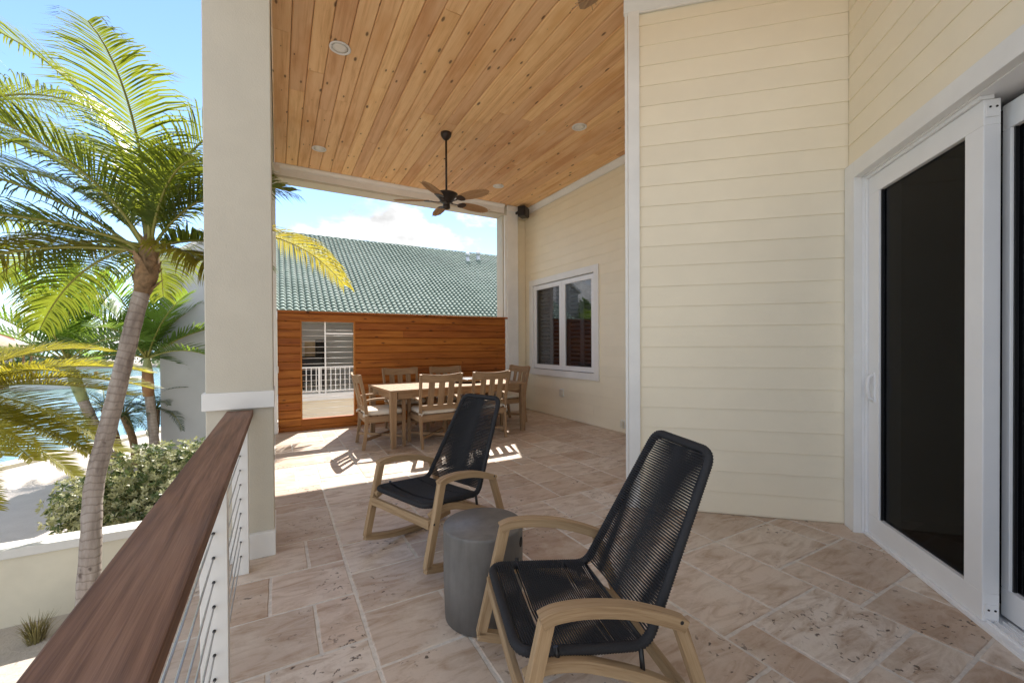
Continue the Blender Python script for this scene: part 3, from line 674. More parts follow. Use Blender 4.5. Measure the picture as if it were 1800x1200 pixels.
#PART3
# ------------------------------------------------------------------ ceiling lights, fans, speaker
for i, (x, y, wh) in enumerate(((.536, 4.233, 'nearest the column'), (.537, 6.534, 'over the far left corner by the fence'), (3.418, 4.274, 'nearest the corner board of the angled wall'), (3.425, 6.553, 'between the ceiling fan and the speaker'))):
    t = thing('recessed_light', 'white round recessed light in the wooden ceiling '+wh, 'ceiling light', (x, y, ZC), group='recessed lights in the porch ceiling')
    mb = MB(); mb.lathe([(.095, -.001), (.097, -.006), (.088, -.010), (.078, -.009), (.074, -.003)], 32); mb.build('trim_ring', M['white'], t)
    mb = MB(); mb.lathe([(.0735, -.004), (.04, -.0065), (.001, -.007)], 32); mb.build('lens', M['lamp'], t)
def fan(label, x, y, angles):
    t = thing('ceiling_fan', label, 'ceiling fan', (x, y, ZC), group='ceiling fans on the porch')
    mb = MB(); mb.lathe([(.07, 0), (.072, -.02), (.066, -.045), (.035, -.085), (.017, -.095)], 28); mb.build('canopy', M['bronze'], t)
    mb = MB(); mb.tube([(0, 0, -.09), (0, 0, -.80)], .0135, 12); mb.build('downrod', M['bronze'], t)
    mb = MB(); mb.lathe([(.02, -.775), (.05, -.79), (.135, -.80), (.15, -.808), (.145, -.825), (.105, -.865), (.085, -.90), (.08, -.915), (.045, -.925), (.0455, -.96), (.05, -.975), (.048, -.995), (.02, -1.01), (.001, -1.012)], 36); mb.build('motor_housing', M['bronze'], t)
    mi = MB()
    mi.ribbon([(.06, 0, -.905), (.10, 0, -.918), (.16, 0, -.915), (.205, 0, -.905)], (0, 1, 0), .03, .006)
    mi.prism([(.18, -.02), (.21, -.055), (.25, -.062), (.285, -.05), (.30, 0), (.285, .05), (.25, .062), (.21, .055), (.18, .02)], (0, 0, -.909), (1, 0, 0), (0, .97, -.22), (0, .22, .97), .004)
    mim = mi.mesh('blade_iron', M['bronze'])
    b = MB(); n = 18; poly = []
    for i in range(n+1):
        f = i/n; xx = .225+.455*f; h = .085*(math.sin(math.pi*(.12+.80*f)))**.55*(1 if f < .9 else (1-(f-.9)*6)); poly.append((xx, max(h, .012)))
    poly = [(a, -h) for a, h in poly]+[(a, h) for a, h in reversed(poly)]
    b.prism(poly, (0, 0, -.902), (1, 0, 0), (0, .97, -.22), (0, .22, .97), .008); bm_ = b.mesh('blade', M['blade'])
    rbm = MB()
    rbm.ribbon([(.27, 0, -.9035), (.45, 0, -.9035), (.672, 0, -.9035)], (0, 1, 0), .008, .006)
    for i in range(9):
        xx = .29+i*.038
        for s_ in (-1, 1): rbm.ribbon([(xx, s_*.004, -.904-s_*.001), (xx+.05, s_*.04, -.904-s_*.009), (xx+.085, s_*.066, -.904-s_*.0148)], (1, 0, 0), .0035, .003)
    rbmm = rbm.mesh('leaf_vein', M['blade'])
    for an in angles:
        inst('blade_iron', mim, t, (0, 0, 0), (0, 0, R(an)))
        bo = inst('blade', bm_, t, (0, 0, 0), (0, 0, R(an)))
        stuff(inst('leaf_vein', rbmm, bo))
    return t
fan('bronze ceiling fan with leaf shaped blades hanging over the dining table', 1.967, 5.252, (155, 83, 11, -61, -133))
fan('ceiling fan nearest the viewer with only one blade tip showing at the top', 1.41, 1.21, (80, 152, 224, 296, 8))
t = thing('wall_speaker', 'black box speaker mounted in the ceiling corner above the window wall', 'speaker', (4.33, 7.20, 4.0), R(38))
mb = MB(); mb.prism([(-.125, -.07), (.125, -.07), (.115, .085), (-.115, .085)], (0, 0, -.085), (1, 0, 0), (0, 1, 0), (0, 0, 1), .20); mb.build('cabinet', M['black'], t, .015)
mb = MB(); mb.prism([(-.115, -.075), (.115, -.075), (.115, .1), (-.115, .1)], (0, -.072, 0), (1, 0, 0), (0, 0, 1), (0, -1, 0), .012); mb.build('grille', M['bronze'], t, .006)
mb = MB(); mb.beam((0, .08, .03), (.08, .24, .03), .03, .05); mb.beam((.0, .08, .03), (0, .0, .13), .02, .02); mb.build('bracket', M['black'], t)

# ------------------------------------------------------------------ rocking chairs
def smooth(pts, n=6):
    """Catmull-Rom"""
    pts = [Vector(p) for p in pts]; out_ = []
    for i in range(len(pts)-1):
        p0, p1, p2, p3 = pts[max(i-1, 0)], pts[i], pts[i+1], pts[min(i+2, len(pts)-1)]
        for k in range(n):
            f = k/n; out_.append(.5*((2*p1)+(p2-p0)*f+(2*p0-5*p1+4*p2-p3)*f*f+(3*p1-p0-3*p2+p3)*f*f*f))
    out_.append(pts[-1]); return out_
def resample(pts, step):
    out_ = [pts[0]]; acc = 0
    for i in range(1, len(pts)):
        a, b = out_[-1], pts[i]
        while (b-a).length >= step:
            a = a+(b-a).normalized()*step; out_.append(a)
    return out_
def fillet(pts, r, n=6):
    pts = [Vector(p) for p in pts]; out_ = []; k = len(pts)
    for i in range(k):
        p, a, b = pts[i], pts[i-1], pts[(i+1) % k]
        rr = r[i] if isinstance(r, (list, tuple)) else r
        d1 = (a-p).normalized(); d2 = (b-p).normalized(); c1 = p+d1*rr; c2 = p+d2*rr
        for j in range(n+1):
            f = j/n; out_.append(c1*(1-f)**2+p*2*f*(1-f)+c2*f*f)
    return out_
def rocker(label, x, y, rz):
    t = thing('rocking_chair', label, 'rocking chair', (x, y, 0), rz, 'rocking chairs on the patio')
    Wd = .317                    # centre of side frames
    for s in (1, -1):
        yy = s*Wd
        q = lambda pts: [(a, yy, b) for a, b in pts]
        fl = [(.378, .082), (.355, .082), (.330, .107), (.225, .555), (.232, .600), (.262, .572)]
        # front leg
        mb = MB(); mb.beam((.349, yy, .094), (.243, yy, .545), .034, .044, upv=(1, 0, .235)); mb.build('leg', M['teak'], t, .003)
        mb = MB(); mb.ribbon(smooth(q([(.262, .548), (.215, .563), (.12, .564), (.0, .546), (-.10, .516), (-.175, .487), (-.205, .472)])), (0, 1, 0), .046, .038); mb.build('armrest', M['teak'], t, .005)
        mb = MB(); mb.beam((-.185, yy, .485), (-.335, yy, .055), .032, .04, upv=(1, 0, -.35)); mb.build('leg', M['teak'], t, .003)
        rz_ = lambda a: .35*(a+.10)**2
        mb = MB(); mb.ribbon([(a, yy, rz_(a)+.022-.004*abs(a)) for a in [.362-.0605*i for i in range(13)]], (0, 1, 0), .034, .042); mb.build('rocker_runner', M['teak'], t, .003)
        mb = MB(); yi = s*(Wd-.036); mb.ribbon(smooth([(.30, yi, .36), (.236, yi, .385), (.13, yi, .376), (.036, yi, .346), (-.089, yi, .296), (-.206, yi, .23), (-.33, yi, .135)]), (0, 1, 0), .034, .036); mb.build('seat_rail', M['teak'], t, .003)
        for hx, hz in ((-.185, .492), (.31, .335)):
            mb = MB(); mb.tube([(hx, yy+s*.0165, hz), (hx, yy+s*.0235 if hx < 0 else yy+s*.0175, hz)], .0065, 10); mb.build('screw_cap', M['black'], t)
        for hx, z0, z1 in ((.20, .385, .42), (-.085, .29, .372)):
            mb = MB(); mb.tube([(hx, s*.268, z1+.01), (hx-.005, s*.275, z0+.005)], .0085, 8); mb.build('strut', M['black'], t)
    mb = MB(); mb.beam((.315, -Wd+.018, .325), (.315, Wd-.018, .325), .022, .052); mb.build('front_rail', M['teak'], t, .003)
    mb = MB(); mb.beam((-.235, -Wd+.05, .22), (-.235, Wd-.05, .22), .022, .045); mb.build('back_rail', M['teak'], t, .003)
    # roped tube frame
    r_ = .0165; ws, wb = .275-r_, .196-r_
    F = Vector((.331-r_, 0, .438-r_-.004)); Bn = Vector((-.113, 0, .379)); T = Vector((-.414, 0, .980-r_))
    def P(p, w_): return Vector((p.x, w_, p.z))
    bs = fillet([P(F, -ws), P(F, ws), P(Bn, ws), P(T, wb), P(T, -wb), P(Bn, -ws)], [.07, .07, .05, .055, .055, .05], 8)
    path = resample(bs+[bs[0]], .0048)
    rad = [r_+(.0016 if i % 2 else -.0016) for i in range(len(path))]
    mb = MB(); mb.tube(path, rad, 9, closed=True, cap=False); mb.build('roped_frame', M['rope'], t)
    def wid(f): return ws+(wb-ws)*f
    bl = (T-Bn); bn = Vector((bl.z, 0, -bl.x)).normalized()
    mb = MB(); nb = 60
    for i in range(nb):
        f = .05+.915*i/(nb-1); c = Bn+bl*f; w_ = wid(f)-(.0 if f < .9 else (f-.9)*.06)
        for lay, sg in ((0, 1), (1, -1)):
            o_ = bn*(r_*.95*sg); sag = bn*(-.010*sg); tilt = bl.normalized()*(.0045*sg)
            mb.tube([c+o_+Vector((0, -w_, 0))-tilt*.2, c+o_*.55+sag*.4+Vector((0, -w_*.4, 0))+tilt*.4, c+o_*.4+sag*.55+tilt*.5, c+o_*.55+sag*.4+Vector((0, w_*.4, 0))+tilt*.6, c+o_+Vector((0, w_, 0))+tilt*.2], .0031, 5, cap=False)
    stuff(mb.build('back_cord', M['rope'], t))
    sv = Bn-F; snn = Vector((-sv.z, 0, sv.x)).normalized()
    if snn.z < 0: snn = -snn
    mb = MB(); nb = 44
    for i in range(nb):
        if i in (8, 9, 33): continue
        f = .05+.90*i/(nb-1); c = F+sv*f
        w_ = ws-.002 if f > .14 else ws-.03*(1-f/.14)
        for sg in (1, -1):
            o_ = snn*(r_*.95*sg); sag = Vector((0, 0, -.016))
            mb.tube([c+o_+Vector((0, -w_, 0)), c+o_*.7+sag*.7+Vector((0, -w_*.45, 0)), c+o_*.6+sag+sv.normalized()*.0035*sg, c+o_*.7+sag*.7+Vector((0, w_*.45, 0)), c+o_+Vector((0, w_, 0))], .0031, 5, cap=False)
    stuff(mb.build('seat_cord', M['rope'], t))
    mb = MB(); mb.tube([P(F+sv*.985, -ws), P(F+sv*.985, ws)], .008, 8); mb.tube([P(F+sv*.2, -ws), P(F+sv*.2+Vector((0, 0, -.025)), 0), P(F+sv*.2, ws)], .006, 8)
    mb.build('cross_bar', M['black'], t)
    return t
rocker('black corded rocking chair by the dining area with its back to the table', .939, 2.687, -2.788)
rocker('nearest black corded rocking chair in the foreground right of the grey stool', 1.002, 1.237, -3.441)
# grey concrete drum table
t = thing('side_table', 'round grey concrete drum table between the two rocking chairs', 'side table', (.898, 1.905, 0))
mb = MB(); mb.lathe([(.185, .0), (.192, .004), (.199, .2), (.2, .44), (.1985, .45), (.195, .454), (.001, .4545)], 64); dr = mb.build('drum', M['concrete'], t)
mb = MB()
ang = R(-48); c_ = Vector((math.cos(ang), math.sin(ang), 0)); s_ = Vector((-math.sin(ang), math.cos(ang), 0))
ring = [c_*.200+s_*math.cos(a)*.016+Vector((0, 0, .385+math.sin(a)*.022)) for a in [i*math.pi/8 for i in range(16)]]
mb.tube(ring, .003, 6, closed=True, cap=False); mb.prism([(math.cos(a)*.014, math.sin(a)*.02) for a in [i*math.pi/6 for i in range(12)]], c_*.197+Vector((0, 0, .385)), s_, (0, 0, 1), c_, .0035); mb.build('finger_hole', M['dark'], t)

# ------------------------------------------------------------------ dining set
def bowed(y): return -.035*(1-(y/.3)**2)
def dining_chair(label, x, y, rz, proto=None):
    if proto:
        t = dup(proto); t.location = (x, y, 0); t.rotation_euler = (0, 0, rz); t['label'] = label; return t
    t = thing('dining_chair', label, 'chair', (x, y, 0), rz, 'teak chairs around the dining table')
    for s in (1, -1):
        mb = MB(); mb.ribbon(smooth([(-.275, s*.252, 0), (-.245, s*.258, .22), (-.235, s*.262, .44), (-.262, s*.272, .68), (-.325, s*.285, .975)]), (0, 1, 0), .034, .042); mb.build('back_post', M['teakgrey'], t, .003)
        mb = MB(); mb.beam((.245, s*.265, 0), (.245, s*.265, .625), .042, .042, upv=(1, 0, 0)); mb.build('leg', M['teakgrey'], t, .003)
        mb = MB(); mb.ribbon(smooth([(-.255, s*.272, .635), (-.12, s*.282, .655), (.08, s*.285, .652), (.285, s*.275, .632)]), (0, 1, 0), .055, .026); mb.build('armrest', M['teakgrey'], t, .004)
        mb = MB(); mb.beam((-.225, s*.258, .385), (.225, s*.262, .385), .024, .075); mb.build('seat_apron', M['teakgrey'], t, .002)
        mb = MB(); mb.tube([(-.252, s*.255, .43), (-.262, s*.235, .47), (-.215, s*.23, .47)], .009, 6); mb.tube([(-.272, s*.262, .43), (-.275, s*.262, .455), (-.24, s*.285, .455), (-.21, s*.262, .45)], .008, 6); mb.build('cushion_tie', M['cushion'], t)
    for xx, zz in ((.245, .385), (-.235, .385)):
        mb = MB(); mb.beam((xx, -.242, zz), (xx, .242, zz), .024, .075); mb.build('seat_apron', M['teakgrey'], t, .002)
    # crest, slats, lower rail
    ys = [-.268+.0536*i for i in range(11)]
    cx = lambda z: -.262-(z-.68)*.2135
    mb = MB(); n = len(ys)
    vs = []; gs = []
    for yv in ys:
        top = .985-.022*(1-(yv/.27)**2); bot = .872-.012*(1-(yv/.27)**2); xo = bowed(yv)
        for xx, z in ((cx(bot)+xo-.012, bot), (cx(bot)+xo+.014, bot), (cx(top)+xo+.014, top), (cx(top)+xo-.012, top)): vs.append((xx, yv, z)); gs.append((yv, xx, z))
    fs = [(0, 1, 2, 3), (4*n-1, 4*n-2, 4*n-3, 4*n-4)]+[(4*i+j, 4*i+4+j, 4*i+4+(j+1) % 4, 4*i+(j+1) % 4) for i in range(n-1) for j in range(4)]
    mb.newoff(); mb.add(vs, fs, gs); mb.build('crest_rail', M['teakgrey'], t, .003)
    mb = MB(); mb.ribbon([(cx(.53)+bowed(yv)*.8, yv, .53) for yv in [-.262+.0524*i for i in range(11)]], (1, 0, .2), .022, .07); mb.build('lower_rail', M['teakgrey'], t, .003)
    for yv in (-.138, 0, .138):
        mb = MB(); mb.ribbon([(cx(.55)+bowed(yv)*.85, yv, .55), (cx(.72)+bowed(yv)*1.0-.004, yv, .72), (cx(.885)+bowed(yv), yv, .885)], (0, 1, 0), .082, .014); mb.build('back_slat', M['teakgrey'], t, .002)
    mb = MB()
    for i in range(6): mb.beam((-.215+.082*i, -.248, .428), (-.215+.082*i, .248, .428), .066, .016)
    mb.build('seat_slats', M['teakgrey'], t); stuff(bpy.data.objects[t.children[-1].name] if t.children else mb)
    mb = MB(); mb.beam((-.24, -.24, .13), (.24, .24, .13), .03, .034); mb.build('cross_stretcher', M['teakgrey'], t, .002)
    mb = MB(); mb.beam((-.24, .24, .1335), (.24, -.24, .1335), .03, .034); mb.build('cross_stretcher', M['teakgrey'], t, .002)
    # cushion: rounded pad
    mb = MB(); pr_ = []
    for rr, z in ((0.0, .437), (.9, .437), (.985, .447), (1.0, .468), (.985, .49), (.93, .503), (.6, .512), (0, .514)): pr_.append((rr, z))
    n = 40; vs = []; fs = []
    for rr, z in pr_:
        for j in range(n):
            a = 2*math.pi*j/n; c, s_ = math.cos(a), math.sin(a); e = .22
            vs.append((.005+rr*.238*math.copysign(abs(c)**e, c), rr*.256*math.copysign(abs(s_)**e, s_), z))
    for i in range(len(pr_)-1):
        for j in range(n): fs.append((i*n+j, i*n+(j+1) % n, (i+1)*n+(j+1) % n, (i+1)*n+j))
    mb.add(vs, fs, None, True); mb.build('seat_cushion', M['cushion'], t)
    return t
TR = R(4)
pc = dining_chair('teak dining chair in front of the table left of the rocking chair back', 1.87, 5.56, R(90)+R(2))
dining_chair('teak dining chair in front of the table right of the rocking chair back', 2.64, 5.63, R(90)+R(3), pc)
dining_chair('teak dining chair alone at the left end of the table by the cable opening', 1.225, 5.86, R(0), pc)
dining_chair('teak dining chair behind the table nearest the cable opening', 1.80, 6.68, R(-90)+R(3), pc)
dining_chair('teak dining chair behind the table with its back half hidden by the tray', 2.62, 6.72, R(-90)+R(4), pc)
dining_chair('teak dining chair at the right end of the table near the window', 3.49, 6.47, R(180)+R(5), pc)
t = thing('dining_table', 'long slatted teak dining table laid with a round tray', 'table', (2.30, 6.08, 0), TR)
TL, TW, TH = 2.16, 1.10, .765
sm_ = MB(); sm_.beam((0, -TW/2+.075, TH-.014), (0, TW/2-.075, TH-.014), .079, .026); sme = sm_.mesh('table_slat', M['teakgrey'])
k = 24
for i in range(k): inst('table_slat', sme, t, (-TL/2+.075+.042+i*((TL-.15-.084)/(k-1)), 0, 0))
for s in (1, -1):
    mb = MB(); mb.beam((-TL/2, s*(TW/2-.036), TH-.0145), (TL/2, s*(TW/2-.036), TH-.0145), .070, .029); mb.build('frame_board', M['teakgrey'], t, .003)
    mb = MB(); mb.beam((s*(TL/2-.036), -TW/2+.0725, TH-.0145), (s*(TL/2-.036), TW/2-.0725, TH-.0145), .070, .029); mb.build('frame_board', M['teakgrey'], t, .003)
    mb = MB(); mb.beam((-TL/2+.11, s*(TW/2-.05), TH-.075), (TL/2-.11, s*(TW/2-.05), TH-.075), .026, .09); mb.build('apron', M['teakgrey'], t, .002)
    mb = MB(); mb.beam((s*(TL/2-.05), -TW/2+.11, TH-.075), (s*(TL/2-.05), TW/2-.11, TH-.075), .026, .09); mb.build('apron', M['teakgrey'], t, .002)
    for q in (1, -1):
        mb = MB(); mb.beam((s*(TL/2-.05), q*(TW/2-.05), 0), (s*(TL/2-.05), q*(TW/2-.05), TH-.03), .062, .062, upv=(0, 1, 0), w1=.088, h1=.088); mb.build('leg', M['teakgrey'], t, .003)
t = thing('lazy_susan', 'round grey topped wooden tray on the dining table', 'tray', (2.62, 6.10, .765))
mb = MB(); mb.lathe([(.10, .0), (.10, .022), (.001, .023)], 32); mb.build('foot', M['black'], t)
mb = MB(); mb.lathe([(.235, .024), (.25, .028), (.255, .062), (.25, .066), (.236, .066), (.234, .054)], 48); mb.build('rim', M['teakgrey'], t)
mb = MB(); mb.lathe([(.233, .026), (.233, .056), (.001, .058)], 48); mb.build('turntable', plain('slate_grey_top', (.17, .19, .22), .3), t)
print('furniture ok')
# ------------------------------------------------------------------ neighbour's house
random.seed(31)
nh = thing('neighbor_house', 'house with a green tiled roof behind the wooden fence', 'house', (3, 15, GZ))
EY, EZ, RY, RZ_ = 12.75, 2.285, 19.05, 5.86
HX0, HX1 = -.75, 11.5
sl_ = Vector((0, RY-EY, RZ_-EZ)); SLN = sl_.length; sl_.normalize(); rn = Vector((0, -sl_.z, sl_.y))
mb = MB(); mb.prism([(HX0, 0), (HX1, 0), (HX1, SLN), (HX0, SLN)], (0, EY, EZ), (1, 0, 0), sl_, -rn, .1); roof = part(mb, 'roof', M['tile'], nh)
mb = MB(); s2 = Vector((0, RY-EY, -(RZ_-EZ))).normalized(); mb.prism([(HX0, 0), (HX1, 0), (HX1, SLN), (HX0, SLN)], (0, RY, RZ_-.02), (1, 0, 0), s2, (0, -.5, -.86), .1); part(mb, 'roof', M['tile'], nh)
TWD, TLN = .1625, .2
def tile_geo(mb, x, s, w_=TWD, l_=TLN):
    n = 5; jit = random.uniform(-.004, .004); o = Vector((x, EY, EZ))+sl_*s+rn*.012
    vs = []
    for ds, lift in ((-.025, .046), (l_+.012, .004)):
        for i in range(n+1):
            a = math.pi*i/n; vs.append(o+sl_*(ds+jit)+Vector((w_*.36*(1-math.cos(a))/1.0, 0, 0))+rn*(lift+math.sin(a)*w_*.27))
    b0 = len(vs)
    for i in range(n+1):
        a = math.pi*i/n; vs.append(o+sl_*(-.02+jit)+Vector((w_*.36*(1-math.cos(a)), 0, 0))+rn*(.004+math.sin(a)*w_*.10))
    vs += [o+sl_*(-.02+jit)+Vector((w_*1.02, 0, 0))+rn*.03, o+sl_*(l_+.012)+Vector((w_*1.02, 0, 0))+rn*.0]
    fs = [(i, i+1, n+2+i, n+1+i) for i in range(n)]+[(b0+i, b0+i+1, i+1, i) for i in range(n)]+[(n, len(vs)-2, len(vs)-1, 2*n+1)]
    mb.add(vs, fs, None, False)
cnt = 0; field = MB(); nrow = int(SLN/TLN)
cols = int((HX1-HX0)/TWD)
for r_i in range(nrow):
    for c_i in range(cols):
        x = HX0+c_i*TWD; s = r_i*TLN
        if r_i < 8 and -.15 < x < 5.9:
            mb = MB(); tile_geo(mb, x, s); mb.build('roof_tile', M['tile'], roof); cnt += 1
        else: tile_geo(field, x, s)
stuff(field.build('roof_tile_field', M['tile'], roof)); print('roof tiles', cnt)
x = HX0
while x < HX1:
    mb = MB(); n = 6; vs = []
    for xx, rr in ((x, .085), (x+.34, .07)):
        for i in range(n+1): a = math.pi*i/n; vs.append((xx, RY-.005-math.cos(a)*rr*1.1, RZ_+.01+math.sin(a)*rr))
    mb.add(vs, [(i, i+1, n+2+i, n+1+i) for i in range(n)]+[tuple(range(n+1))], None, False); mb.build('ridge_tile', M['tile'], roof); x += .32
mb = MB(); mb.box(HX0, HX1, EY-.03, EY-.005, EZ-.17, EZ+.0); part(mb, 'fascia', M['white'], nh)
mb = MB(); mb.box(HX0, HX1, EY-.004, 15.9, EZ-.2, EZ-.172); part(mb, 'soffit', M['cap'], nh)
mb = MB(); mb.box(HX0+.3, HX1-.3, 15.9, 16.05, GZ, EZ+.9); part(mb, 'lanai_wall', M['bluewall'], nh)
mb = MB(); mb.box(2.35, 2.5, 13.1, 15.9, 0, EZ-.2); part(mb, 'lanai_wall', M['planter'], nh)
mb = MB(); mb.box(HX0+.3, HX1-.3, 13.06, 13.2, GZ, -.2); part(mb, 'lower_wall', M['planter'], nh)
mb = MB(); mb.box(HX0+.1, HX1-.1, 12.96, 15.9, -.19, .0); part(mb, 'balcony_slab', M['white'], nh)
for i in range(7): lap(nh, (-.3, 13.058, 0), (1, 0, 0), (0, -1, 0), 0, 3.6, -1.36+i*.165, .165)
mb = MB(); mb.box(1.13, 1.45, 15.86, 15.899, .0, 1.55); part(mb, 'dark_doorway', M['dark'], nh)
mb = MB(); mb.box(.80, 1.12, 15.87, 15.899, .4, 1.5); part(mb, 'framed_panel', M['thatch'], nh)
mb = MB(); mb.box(1.165, 1.20, 12.99, 13.025, .0, 2.11); part(mb, 'screen_post', M['white'], nh)
mb = MB(); mb.box(1.2005, 2.4, 12.99, 13.02, 1.68, 1.72); part(mb, 'screen_bar', M['white'], nh)
mb = MB(); mb.box(HX0, .1, 13.3, 19, GZ, EZ+.0); part(mb, 'side_wall', M['planter'], nh)
bry = thing('balcony_railing', 'white picket railing seen through the opening in the fence', 'railing', (1.2, 13, 0))
bx('top_rail', M['white'], bry, .12, 2.34, 12.985, 13.03, .72, .76); bx('bottom_rail', M['white'], bry, .12, 2.34, 12.985, 13.03, .05, .085)
for i in range(17): bx('baluster', M['white'], bry, .18+.127*i-.011, .18+.127*i+.011, 12.995, 13.017, .0855, .7195)
for x in (.13, 1.02, 2.3): bx('post', M['white'], bry, x-.025, x+.025, 12.975, 13.035, .001, .719)
ch = thing('lounge_chair', 'dark lounge chair on the balcony behind the white railing', 'chair', (.95, 14.6, 0))
mb = MB(); mb.box(.65, 1.3, 14.3, 14.95, .22, .42); part(mb, 'seat', M['black'], ch, .03)
mb = MB(); mb.beam((.97, 14.95, .42), (.97, 15.12, 1.0), .65, .12, upv=(0, 1, 0)); part(mb, 'backrest', M['black'], ch, .03)
for x in (.68, 1.27):
    for y in (14.34, 14.9): bx('leg', M['black'], ch, x-.02, x+.02, y-.02, y+.02, 0, .219)
for k_, (u_, y_, lab) in enumerate(((7.75, 17.95, 'left'), (8.42, 18.25, 'right'))):
    zr = EZ+(y_-EY)*(RZ_-EZ)/(RY-EY)
    t = thing('roof_vent', 'grey metal vent pipe on the green roof, the %s of the two' % ('lower left' if k_ == 0 else 'higher right'), 'roof vent', (u_, y_, zr), group='vent pipes on the green roof')
    mb = MB(); mb.lathe([(.16, -.02), (.10, .05), (.075, .09), (.075, .26)], 16); mb.build('pipe', M['galv'], t)
    mb = MB(); mb.lathe([(.05, .27), (.115, .28), (.115, .38), (.06, .42), (.001, .43)], 16); mb.build('cap', M['galv'], t)
gw = thing('stucco_building', 'grey white stucco side building in shade behind the palms', 'building', (-1.9, 16.5, GZ))
mb = MB(); mb.prism([(-2.94, GZ), (-1.7, GZ), (-1.7, 4.65), (-2.94, 3.75)], (0, 15.32, 0), (1, 0, 0), (0, 0, 1), (0, 1, 0), 3.2); part(mb, 'wall', M['bluewall'], gw)
mb = MB(); d_ = Vector((1.99, 0, 1.4)).normalized(); mb.prism([(-.1, 0), (1.62, 0), (1.62, .09), (-.1, .09)], (-2.94, 15.22, 3.755), d_, (-d_.z, 0, d_.x), (0, 1, 0), 3.4); part(mb, 'roof_edge', M['white'], gw)

# ------------------------------------------------------------------ planter, shrub, grass
pw = thing('planter_wall', 'low cream planter wall with a thick white cap behind the palm trunk', 'wall', (-3, 7.3, GZ))
bx('wall', M['planter'], pw, -6.5, -.48, 7.3, 7.5, GZ, -1.17); bx('cap', M['cap'], pw, -6.55, -.478, 7.25, 7.55, -1.169, -1.055, .012)
mb = MB(); mb.box(-6.4, -.48, 7.5, 7.56, GZ-.1, -1.3); part(mb, 'back_face', M['planter'], pw)
def leafquad(mb, p, d, nrm, l, w_):
    d = d.normalized(); s_ = d.cross(nrm); s_ = (s_.normalized() if s_.length > .01 else d.orthogonal().normalized())*w_
    mb.add([p, p+d*l*.45+s_, p+d*l, p+d*l*.45-s_], [(0, 1, 2, 3)])
def shrub(label, blobs, n, seed, parent_loc):
    random.seed(seed)
    t = thing('variegated_shrub', label, 'shrub', parent_loc)
    A_, B_ = MB(), MB(); st = MB()
    for cx, cy, cz, rx, ry, rz in blobs:
        st.tube([(cx*.5+parent_loc[0]*.5, cy*.5+parent_loc[1]*.5, parent_loc[2]), (cx, cy, cz-.1*rz)], [.03, .012], 5)
    tot = sum(b[3]*b[5] for b in blobs)
    for cx, cy, cz, rx, ry, rz in blobs:
        ncl = int(n*rx*rz/tot/8)
        for _ in range(ncl):
            v = Vector((random.gauss(0, 1), random.gauss(0, 1), random.gauss(0, 1))).normalized(); rr = random.uniform(.55, 1.18)
            p = Vector((cx+v.x*rx*rr, cy+v.y*ry*rr, cz+v.z*rz*rr))
            if p.z < GZ+.1: continue
            out_ = (v+Vector((random.gauss(0, .35), random.gauss(0, .35), random.gauss(.35, .3)))).normalized()
            tgt = A_ if random.random() < .62 else B_
            for k in range(8):
                a = k*.785+random.uniform(-.3, .3); o_ = out_.orthogonal().normalized(); o2 = out_.cross(o_)
                d = (o_*math.cos(a)+o2*math.sin(a)+out_*random.uniform(.15, .9)).normalized()
                leafquad(tgt, p+d*.01, d, out_, random.uniform(.04, .075), random.uniform(.011, .018))
    part(st, 'stems', M['trunk'], t); stuff(part(A_, 'pale_foliage', M['bushlight'], t)); stuff(part(B_, 'green_foliage', M['bushdark'], t))
    return t
shrub('pale green variegated shrub growing behind the planter wall', [(-2.5, 8.4, -.98, .38, .4, .42), (-2.2, 8.15, -1.15, .45, .33, .35), (-1.95, 8.6, -.75, .5, .45, .47), (-1.5, 8.6, -.72, .5, .5, .47), (-1.5, 8.1, -1.1, .5, .33, .4), (-1.0, 8.8, -.7, .55, .5, .44), (-.6, 8.7, -.75, .5, .5, .44), (-.9, 8.15, -1.1, .5, .35, .4)], 36000, 4, (-2, 8.5, GZ))
random.seed(6); t = thing('grass_tuft', 'small dry grass tuft on the sand at the foot of the planter wall', 'grass', (-2.43, 6.78, GZ))
mb = MB()
for i in range(170):
    a = random.uniform(0, 6.28); r_ = random.uniform(0, .08); p = Vector((math.cos(a)*r_, math.sin(a)*r_, 0)); ld = Vector((math.cos(a), math.sin(a), 0)); h = random.uniform(.14, .32); q = ld.cross(Vector((0, 0, 1)))*.004; l_ = ld*random.uniform(.03, .18)
    mb.add([p-q, p+q, p+q+Vector((0, 0, h*.6))+l_*.4, p-q+Vector((0, 0, h*.6))+l_*.4, p+Vector((0, 0, h))+l_], [(0, 1, 2, 3), (3, 2, 4)])
mb.build('blades', M['grassy'], t)
